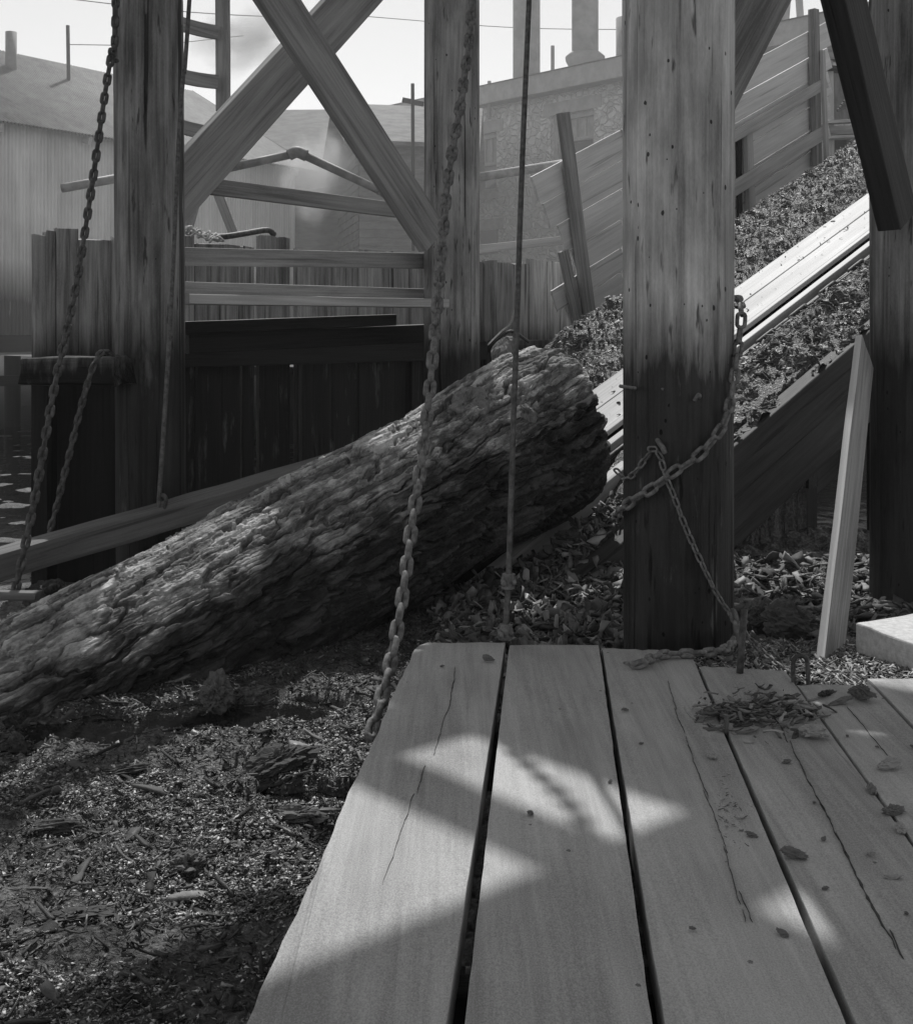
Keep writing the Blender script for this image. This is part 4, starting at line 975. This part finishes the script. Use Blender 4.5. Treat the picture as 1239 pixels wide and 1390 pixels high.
shed = empty('corrugated_shed', (A0.x, A0.y, 0)); tag(shed, 'long corrugated iron shed with a sloping roof beside the pond', 'shed')
corr_sheet('wall', e0, e1, 1.15, EZ, 1.15, EZ, M['corr'], shed)
ov = -sn*.35; r0 = e0+ov+Vector((0, 0, EZ-.12)); r1 = e1+ov+sdv*.45+Vector((0, 0, EZ-.12)); q0_ = e0+sn*3.6+Vector((0, 0, 7.07)); q1_ = e1+sn*3.6+sdv*.3+Vector((0, 0, 7.07))
corr_sheet('roof', r0, r1, 0, 0, 0, 0, M['corr_roof'], shed, roofto=(q0_, q1_))
ge = [e1+Vector((0, 0, 1.15)), e1+sn*7.2+Vector((0, 0, 1.15)), e1+sn*7.2+Vector((0, 0, EZ)), e1+sn*3.6+Vector((0, 0, 7.0)), e1+Vector((0, 0, EZ-.05))]
o = pydata('gable', ge, [(0, 1, 2, 3, 4)], M['corr']); under(o, shed)
bk = [q0_, q1_, e1+sn*7.4+Vector((0, 0, EZ)), e0+sn*7.4+Vector((0, 0, EZ))]
o = pydata('back_roof', bk, [(0, 1, 2, 3)], M['corr_roof']); under(o, shed)
o = pydata('back_wall', [e0+sn*7.2+Vector((0, 0, 1.15)), e1+sn*7.2+Vector((0, 0, 1.15)), e1+sn*7.2+Vector((0, 0, EZ)), e0+sn*7.2+Vector((0, 0, EZ))], [(0, 1, 2, 3)], M['corr']); under(o, shed)
o = pydata('floor', [e0+Vector((0, 0, 1.15)), e1+Vector((0, 0, 1.15)), e1+sn*7.2+Vector((0, 0, 1.15)), e0+sn*7.2+Vector((0, 0, 1.15))], [(0, 1, 2, 3)], M['dark']); under(o, shed)
for k in range(7):
    p = e0+sdv*(.5+k*1.9)+ov*.4; timber('rafter_end', p+Vector((0, 0, EZ-.16)), p+ov*.5+Vector((0, 0, EZ-.22)), .14, .07, dn, M['timber_pale'], shed)
timber('sill_beam', e0+Vector((0, 0, 1.0))-sn*.06, e1+Vector((0, 0, 1.0))-sn*.06, .3, .3, dn, M['dark'], shed)
timber('brace_beam', e0+Vector((0, 0, .35))-sn*.12, e1+Vector((0, 0, .35))-sn*.12, .18, .15, dn, M['dark'], shed)
for k in range(9):
    p = e0+sdv*(.4+k*1.45); tube('pile', [Vector((p.x, p.y, -1)), Vector((p.x, p.y, .9))], .14, M['dark'], shed, 12)
cp = e0+sdv*4.05+sn*3.6
o = box('cupola', (-.55, -.55, -.4), (.55, .55, 1.25), M['siding']); o.location = (cp.x-.15, cp.y, 7.2); o.rotation_euler = (0, 0, math.atan2(sdv.y, sdv.x)); under(o, shed)
V = [(-.9, -.95, 0), (.9, -.95, 0), (.9, .95, 0), (-.9, .95, 0), (-.9, 0, .75), (.9, 0, .75), (-.9, -.95, .1), (.9, -.95, .1), (.9, .95, .1), (-.9, .95, .1)]
o = pydata('cupola_roof', V, [(0, 1, 7, 6), (1, 2, 8, 5, 7), (2, 3, 9, 8), (3, 0, 6, 4, 9), (6, 7, 5, 4), (8, 9, 4, 5), (3, 2, 1, 0)], M['corr_roof']); o.location = (cp.x-.15, cp.y, 8.4); o.rotation_euler = (0, 0, math.atan2(sdv.y, sdv.x)); under(o, shed)
p = W(15, 80, 25.2); tube('vent_pipe', [p-dn*.8, p+dn*.55], .11, M['stack'], shed, 14)
p = W(94, 96, 26.3); o = tube('roof_pole', [p-dn*1.2, W(92, 34, 26.3)], .04, M['dark'], shed, 8)
# small hill and dark shapes in the steam
def hillmesh(name, cx, cy, rx, ry, h, seed):
    n = 40; V = []; Fc = []
    for i in range(n+1):
        for j in range(n+1):
            x_, y_ = i/n*2-1, j/n*2-1; V.append((cx+x_*rx, cy+y_*ry, 0, x_, y_))
    a = np.array(V); z = h*np.clip(1-a[:, 3]**2-a[:, 4]**2, 0, 1)**.8*(1+.35*fbm(np.stack([a[:, 3]*2, a[:, 4]*2, a[:, 3]*0], 1), 4, seed))-.6
    for i in range(n):
        for j in range(n): k = i*(n+1)+j; Fc.append((k, k+n+1, k+n+2, k+1))
    o = pydata(name, np.stack([a[:, 0], a[:, 1], z], 1), Fc, M['hill'], smooth=True); return tag(o, kind='structure')
hillmesh('hill', -60, 150, 90, 40, 11, 3); hillmesh('hill', 50, 160, 110, 40, 9, 4)
g0 = [SW(1, 4.9, .85), SW(60, 4.9, .85), SW(60, 70, .85), SW(1, 70, .85)]
o = pydata('yard_ground', g0, [(0, 1, 2, 3)], M['ground']); tag(o, kind='structure')

# dark wooden mill house in the middle
def gable_house(name, c, yaw, lx_, ly_, h, rise, wallm, roofm, label, siding=.16, z0=.8):
    root = empty(name, (c[0], c[1], z0)); tag(root, label, 'building')
    x0, x1, y0, y1 = -lx_/2, lx_/2, -ly_/2, ly_/2; V = []; Fc = []
    nb = max(3, int(h/siding))
    def wall(p, q):
        d = (q-p); nn = Vector((d.y, -d.x, 0)).normalized()
        for k in range(nb):
            za = h*k/nb; zb = h*(k+1)/nb; i = len(V); V.extend([p+nn*.02+dn*za, q+nn*.02+dn*za, q+dn*zb, p+dn*zb]); Fc.append((i, i+1, i+2, i+3))
            i = len(V); V.extend([p+dn*za, q+dn*za, q+nn*.02+dn*za, p+nn*.02+dn*za]); Fc.append((i, i+1, i+2, i+3))
    a, b, c_, d_ = Vector((x0, y0, 0)), Vector((x1, y0, 0)), Vector((x1, y1, 0)), Vector((x0, y1, 0))
    wall(a, b); wall(b, c_); wall(c_, d_); wall(d_, a)
    for p, q in ((b, c_), (d_, a)):
        i = len(V); V.extend([p+dn*h, q+dn*h, (p+q)/2+dn*(h+rise)]); Fc.append((i, i+1, i+2))
    o = pydata('wall', V, Fc, wallm, root)
    ovh = .35; t = .08; V = []
    sl = rise/(ly_/2)
    for sg in (-1, 1):
        for xx in (x0-ovh, x1+ovh):
            V += [(xx, sg*(ly_/2+ovh), h-ovh*sl+.02), (xx, 0, h+rise+.02), (xx, 0, h+rise+.02+t), (xx, sg*(ly_/2+ovh), h-ovh*sl+.02+t)]
    Fc = []
    for b_ in (0, 8): Fc += [(b_, b_+1, b_+2, b_+3), (b_+4, b_+7, b_+6, b_+5), (b_, b_+4, b_+5, b_+1), (b_+3, b_+2, b_+6, b_+7), (b_, b_+3, b_+7, b_+4)]
    pydata('roof', V, Fc, roofm, root)
    root.rotation_euler = (0, 0, yaw); return root
def win(root, x_, z_, w_, h_, y_, face=-1):
    f = box('window', (x_-w_/2-.08, y_-.07, z_-.08), (x_+w_/2+.08, y_-.03, z_+h_+.08), M['trim'], root)
    box('pane', (x_-w_/2, y_-.09, z_), (x_+w_/2, y_-.072, z_+h_), M['glass'], f)
h1 = gable_house('mill_house', (-2.0, 31.5, .8), math.radians(-3), 4.6, 5, 4.3, 1.6, M['siding'], M['siding'], 'dark plank sided mill house seen through the steam')
win(h1, -.6, .5, .5, .9, -2.5); win(h1, .6, .5, .5, .9, -2.5)
h2 = gable_house('plank_shed', (-1.35, 26.5, .8), math.radians(12), 1.9, 3.5, 4.2, .9, M['siding'], M['siding'], 'narrow plank shed with a lean roof beside the stone boiler house')
# stone boiler house
C0 = Vector((4.06, 30, 0)); bdv = Vector((-.883, 1, 0)).normalized(); c1_ = C0+bdv*8.6; c0_ = C0-bdv*7.0; bnn = Vector((bdv.y, -bdv.x, 0)); bnn = -bnn if bnn.y > 0 else bnn   # faces the camera
EH = 7.25
stn = empty('stone_building', (C0.x, C0.y, .85)); tag(stn, 'rubble stone boiler house with tin roof, windows and two tall stacks', 'building')
def sp(t, z, off=0): p = C0+bdv*t+bnn*off; return Vector((p.x, p.y, z))
def quadbox(name, t0, t1, z0, z1, o0, o1, mat, parent):
    V = [sp(t0, z0, o0), sp(t1, z0, o0), sp(t1, z1, o0), sp(t0, z1, o0), sp(t0, z0, o1), sp(t1, z0, o1), sp(t1, z1, o1), sp(t0, z1, o1)]
    o = pydata(name, V, [(0, 1, 2, 3), (7, 6, 5, 4), (0, 4, 5, 1), (1, 5, 6, 2), (2, 6, 7, 3), (3, 7, 4, 0)], mat); under(o, parent); return o
def tpx(px, z):                          # distance along the wall and height from a pixel
    r = Vector(((px-620)/F, 1, 0)); t = bnn.dot(C0)/bnn.dot(r); p = r*t; return (p-C0).dot(bdv), p.y
def zpx(py, Y): return CH-(py-447)/F*Y
wins = []
for (x0, x1, y0, y1) in ((653, 674, 180, 262), (747, 806, 152, 224), (653, 676, 312, 345)):
    ta, Ya = tpx(x0, 0); tb, Yb = tpx(x1, 0); ym = (Ya+Yb)/2; wins.append((min(ta, tb), max(ta, tb), zpx(y1, ym), zpx(y0, ym)))
wins[0] = (wins[0][0], wins[0][0]+1.25, wins[0][2], wins[0][3])
wins.append((-2.6, -1.4, wins[1][2], wins[1][3]))
# wall pieces round the openings: build as columns
wins2 = sorted(wins[:2]+[wins[3]]); cur = -7.0; low = wins[2]
def wallpiece(t0, t1, z0, z1): quadbox('wall', t0, t1, z0, z1, 0, -.5, M['stone'], stn)
segs = []
for (t0, t1, z0, z1) in wins2:
    wallpiece(cur, t0, .8, EH); wallpiece(t0, t1, .8, z0); wallpiece(t0, t1, z1, EH); cur = t1
wallpiece(cur, 8.6, .8, EH)
for (t0, t1, z0, z1) in wins2:
    fr = quadbox('window', t0, t1, z0, z1, -.22, -.30, M['glass'], stn)
    fw = .13
    for nm, a_, b_, c__, d__ in (('frame', t0, t0+fw, z0, z1), ('frame', t1-fw, t1, z0, z1), ('frame', t0+fw, t1-fw, z1-fw, z1), ('frame', t0+fw, t1-fw, z0, z0+fw), ('frame', t0+fw, t1-fw, (z0+z1)/2-.04, (z0+z1)/2+.04)):
        o = quadbox(nm, a_, b_, c__, d__, -.12, -.215, M['trim'], stn); o.parent = None; o.location = (0, 0, 0); o.location = Vector(stn.location)*0; o.parent = fr; o.location = (0, 0, 0)
    for k in range(1, 4):
        tt = t0+fw+(t1-t0-2*fw)*k/4; o = quadbox('muntin', tt-.02, tt+.02, (z0+z1)/2+.04, z1-fw, -.16, -.214, M['trim'], stn); o.parent = fr; o.location = (0, 0, 0)
    o = quadbox('pane', t0+fw, t1-fw, (z0+z1)/2+.04, z1-fw, -.217, -.219, M['trim'], stn); o.parent = fr; o.location = (0, 0, 0)
    quadbox('lintel', t0-.25, t1+.25, z1+.003, z1+.32, .02, -.05, M['trim'], stn); quadbox('sill', t0-.15, t1+.15, z0-.16, z0-.003, .08, -.05, M['trim'], stn)
quadbox('opening', low[0], low[0]+1.2, low[2], low[3], .01, -.05, M['glass'], stn); quadbox('lintel', low[0]-.2, low[0]+1.4, low[3]+.003, low[3]+.3, .02, -.05, M['trim'], stn)
quadbox('fascia', -7.2, 9.6, EH-.05, EH+.42, .55, .48, M['trim'], stn); quadbox('soffit', -7.2, 9.6, EH-.03, EH+.03, .478, -.6, M['siding'], stn)
RH = 1.5
V = [sp(-7.3, EH+.43, .62), sp(9.7, EH+.43, .62), sp(9.7, EH+RH, -5), sp(-7.3, EH+RH, -5), sp(-7.3, EH+.30, -11), sp(9.7, EH+.30, -11)]
o = pydata('roof', V, [(0, 1, 2, 3), (3, 2, 5, 4)], M['tin']); under(o, stn)
o = pydata('end_wall', [sp(8.6, .8, 0), sp(8.6, .8, -10), sp(8.6, EH, -10), sp(8.6, EH+RH-.1, -5), sp(8.6, EH, 0)], [(0, 1, 2, 3, 4)], M['stone']); under(o, stn)
def stack(px0, px1, py_base, Yd, label, collar=None, ztop=13.5):
    r = (px1-px0)/2/F*Yd; b = W((px0+px1)/2, py_base, Yd)
    o = tube('smokestack', [b-dn*1.2, Vector((b.x, b.y, ztop))], r, M['stack'], stn, 28); o['label'] = label
    if collar:
        c_ = W((px0+px1)/2, collar, Yd); k = tube('collar', [c_-dn*1.2, c_-dn*.35, c_-dn*.12, c_, c_+dn*.12, c_+dn*.14], r, M['stack'], None, 28, rr=[r*1.12, r*1.12, r*1.45, r*1.5, r*1.15, r*1.0])
        under(k, stn); k.parent = o; k.matrix_parent_inverse = Matrix(); k.location = c_-dn*1.2-(b-dn*1.2)
stack(696, 733, 110, 36.5, 'plain tall stack on the left of the roof'); stack(776, 812, 85, 35.5, 'tall stack with a flared collar', 77)
stack(836, 872, 70, 36, 'short stack half hidden by the thick pile', None, 10.2)
for px, py, h in ((750, 100, .75), (664, 130, .4)):
    p = W(px, py, 33.2); tube('vent_pipe', [p-dn*.6, p+dn*h], .05, M['stack'], stn, 8)
for k in range(5):
    a = W(668+k*9, 128-k*2, 33.0+.2*k); timber('loose_sheet', a, a+Vector((.5, .5, .16+.05*(k % 2))), .35, .02, (1, -1, 0), M['tin'], stn)
# poles, pipes
o = tube('utility_pole', [W(561, 340, 24), W(560, 113, 24)], .035, M['dark'], None, 10); tag(o, 'thin dark pole in front of the narrow plank shed', 'pole')
o = timber('pole_arm', W(546, 135, 24.1), W(575, 141, 24.1), .09, .09, dn, M['dark']); o.parent = None; tag(o, 'short cross arm on the thin dark pole', 'pole arm')
pl = empty('steam_pipe', W(300, 228, 17)); tag(pl, 'elbowed steam pipe bending down to the right through the steam', 'pipe')
tube('pipe_run', [W(290, 232, 17), W(396, 209, 17.2)], .058, M['pipe'], pl, 14); tube('pipe_run', [W(412, 210, 17.2), W(545, 272, 17.6)], .058, M['pipe'], pl, 14)
tube('elbow', spline([W(392, 210, 17.2), W(403, 206, 17.2), W(416, 211, 17.2)], 12), .08, M['pipe'], pl, 14); tube('coupling', [W(514, 257, 17.5), W(530, 265, 17.55)], .072, M['pipe'], pl, 14)
o = tube('wall_pipe', [W(84, 255, 20.3), W(90, 254, 20.3), W(180, 238, 20.6)], .075, M['pipe'], None, 12); tag(o, 'capped pipe along the corrugated wall left of the first pile', 'pipe')
o = tube('wall_pipe', [W(402, 262, 26), W(470, 252, 26.5)], .05, M['pipe'], None, 10); tag(o, 'thin pipe in the steam above the upper rail', 'pipe')
o = tube('round_rail', [W(640, 242, 17), W(775, 220, 17.6)], .062, M['pole'], None, 14); tag(o, 'pale round rail in front of the stone wall, higher of two', 'rail')
o = timber('square_rail', W(640, 339, 16.8), W(760, 326, 17.3), .11, .1, dn, M['timber_pale']); tag(o, 'pale square rail above the bulkhead, lower of two', 'rail')
# ladder
ld = empty('ladder', W(303, 150, 11.5)); tag(ld, 'wooden ladder with bowed rungs behind the left pile', 'ladder')
timber('stile', W(303, 150, 11.5), W(302, -60, 11.5), .13, .06, (1, 0, 0), M['timber'], ld); timber('stile', W(215, 150, 11.2), W(215, -60, 11.2), .13, .06, (1, 0, 0), M['timber'], ld)
for y0, y1 in ((28, 44), (101, 111), (168, 182), (-40, -28)):
    pp = [W(215, y0-8, 11.18), W(245, y0+6, 11.25), W(272, y0+12, 11.34), W(296, y1, 11.42)]
    for k in range(1): timber('rung', pp[0], pp[3], .13, .04, dn, M['timber'], ld, bow=-.02)
o = timber('prop_timber', W(318, 318, 13), W(296, 262, 13), .1, .08, (1, 0, 0), M['timber']); tag(o, 'short slanting prop below the upper rail', 'prop')
o = timber('prop_timber', W(252, 318, 12.5), W(268, 262, 12.5), .1, .08, (1, 0, 0), M['timber']); tag(o, 'short prop beside the leftmost pile', 'prop')
# rope and hose on the fence top
rp = []
for k in range(46):
    t = k/45; rp.append(W(248+48*t+9*math.sin(k*1.9), 309+16*t+5*math.sin(k*2.7+1), 11.0+.10*math.sin(k*1.3)))
o = tube('frayed_rope', spline(rp, 240), .009, M['rope'], None, 6); tag(o, 'pale frayed rope tangled on the fence top', 'rope')
o = tube('hose', spline([W(272, 318, 11.2), W(300, 321, 11.3), W(330, 317, 11.5), W(362, 312, 11.8), W(372, 318, 11.9)], 30), .028, M['iron'], None, 8); tag(o, 'dark hose lying along the fence top beside the rope', 'hose')
o = tube('twine', spline([W(662, 468, 8.55), W(680, 450, 8.6), W(692, 440, 8.5), W(700, 418, 8.2)], 24), .006, M['rope'], None, 6); tag(o, 'pale cord running up from the branch stub on the log', 'cord')
o = tube('rope_loop', spline([W(672, 462, 13.6), W(690, 450, 13.6), W(700, 452, 13.6), W(712, 460, 13.6), W(718, 464, 13.6)], 24), .018, M['iron'], None, 6); tag(o, 'dark rope loop lying on the ledge behind the cable', 'rope')
# utility wires
gw = 'utility wires across the sky'
for k, (y0, y1, x0, x1, Yd) in enumerate(((-6, 26, 60, 460, 45), (150, 176, 400, 640, 50), (166, 180, 390, 600, 50), (174, 190, 395, 560, 50), (22, 40, 500, 900, 55), (60, 48, 90, 330, 50))):
    o = tube('utility_wire', spline([W(x0, y0, Yd), W((x0+x1)/2, (y0+y1)/2+6, Yd), W(x1, y1, Yd)], 20), .018, M['iron'], None, 5); tag(o, 'thin utility wire strung across the pale sky', 'wire', gw)
# platform and roofs beyond the ramp on the right
pf = empty('loading_platform', W(1145, 180, 20)); tag(pf, 'timber platform with a rail beyond the end of the flume wall', 'platform')
for y0, y1, h, mt in ((178, 172, .14, 'timber'), (166, 160, .05, 'timber_pale'), (187, 181, .05, 'timber_pale'), (92, 108, .07, 'dark'), (72, 84, .2, 'timber')):
    timber('plank', W(1118, y0, 19.5), W(1260, y1, 20.5), h, .2, dn, M[mt], pf)
timber('post', W(1128, 240, 19.6), W(1126, 68, 19.6), .09, .09, (1, 0, 0), M['timber_pale'], pf)
timber('back_panel', W(1120, 130, 20.8), W(1260, 130, 21.5), .85, .05, dn, M['siding'], pf)
timber('dark_fill', W(1118, 205, 21), W(1260, 205, 21.5), .55, .05, dn, M['dark'], pf)
for k in range(6):
    a = W(1136+k*3, 150-k*4, 20.0); timber('scrap_iron', a, a+Vector((.22, .1, .10)), .05, .03, (0, 0, 1), M['iron'], pf)
gable_house('far_shed', (12.5, 47, .85), math.radians(25), 9, 6, 7.6, 1.9, M['siding'], M['tin'], 'distant tin roofed shed above the flume wall at right')
o = timber('far_post', W(1062, 60, 40), W(1070, -40, 40), .25, .25, (1, 0, 0), M['timber']); tag(o, 'distant post above the tin roof at right', 'post')
o = timber('far_post', W(1087, 40, 42), W(1082, -40, 42), .2, .2, (1, 0, 0), M['timber']); tag(o, 'thinner distant post leaning left above the roof', 'post')
# work lamp hanging in the mist
lp = empty('hanging_lamp', W(507, 300, 27)); tag(lp, 'small pale lamp globe hanging by the plank wall', 'lamp')
tube('globe', [W(507, 315, 27)-dn*.06, W(507, 315, 27)-dn*.05, W(507, 315, 27), W(507, 315, 27)+dn*.05, W(507, 315, 27)+dn*.06], .05, M['rope'], lp, 12, rr=[.01, .04, .06, .04, .015]); tube('cord', [W(507, 313, 27), W(507, 298, 27)], .01, M['iron'], lp, 6)

# ------------------------------------------------------------------ air
def vol_mat(name, dens, col=.9, aniso=.35, noise=None):
    m = bpy.data.materials.new(name); m.use_nodes = True; t = m.node_tree; t.nodes.clear(); out = t.nodes.new('ShaderNodeOutputMaterial'); v = t.nodes.new('ShaderNodeVolumePrincipled')
    v.inputs['Color'].default_value = (col, col, col, 1); v.inputs['Density'].default_value = dens; v.inputs['Anisotropy'].default_value = aniso
    t.links.new(v.outputs[0], out.inputs['Volume'])
    if noise:
        c = t.nodes.new('ShaderNodeTexCoord'); n = t.nodes.new('ShaderNodeTexNoise'); n.inputs['Scale'].default_value = noise; n.inputs['Detail'].default_value = 6; n.inputs['Distortion'].default_value = 1.2
        t.links.new(c.outputs['Object'], n.inputs['Vector'])
        ln = t.nodes.new('ShaderNodeVectorMath'); ln.operation = 'LENGTH'; t.links.new(c.outputs['Object'], ln.inputs[0])
        fo = t.nodes.new('ShaderNodeMapRange'); fo.inputs[1].default_value = 1.; fo.inputs[2].default_value = .25; fo.inputs[3].default_value = -.35; fo.inputs[4].default_value = .18; t.links.new(ln.outputs['Value'], fo.inputs[0])
        ad = t.nodes.new('ShaderNodeMath'); t.links.new(n.outputs[0], ad.inputs[0]); t.links.new(fo.outputs[0], ad.inputs[1])
        mr = t.nodes.new('ShaderNodeMapRange'); mr.inputs[1].default_value = .46; mr.inputs[2].default_value = .72; mr.inputs[3].default_value = 0; mr.inputs[4].default_value = dens; t.links.new(ad.outputs[0], mr.inputs[0]); t.links.new(mr.outputs[0], v.inputs['Density'])
    return m
box('haze', (-150, -32, -2.2), (150, 205, 15), vol_mat('haze_air', .0014)); tag(bpy.context.scene.objects['haze'], kind='stuff')
def steam(px, py, Yd, sx, sy, sz, dens, col, noise, label):
    bpy.ops.mesh.primitive_ico_sphere_add(subdivisions=3, radius=1, location=W(px, py, Yd)); o = bpy.context.object; o.name = 'steam_cloud'; o.scale = (sx, sy, sz)
    o.data.materials.append(vol_mat('steam', dens, col, .2, noise)); tag(o, label, 'steam', None, 'stuff')
bpy.ops.mesh.primitive_ico_sphere_add(subdivisions=4, radius=1, location=(-.5, 22.5, 3.2)); o = bpy.context.object; o.name = 'mill_steam'; o.scale = (13, 6.2, 6.5)
o.data.materials.append(vol_mat('thin_steam', .018, .97, .1)); tag(o, 'thin veil of mill steam hanging over the yard buildings', 'steam', None, 'stuff')
steam(440, 232, 24.5, 1.5, 1.5, 1.5, 1.6, .98, 1.6, 'white steam drifting round the pipe and shed corner')
steam(335, 50, 34, 2.6, 2, 1.5, .9, .35, 1.4, 'grey smoke drifting over the shed')
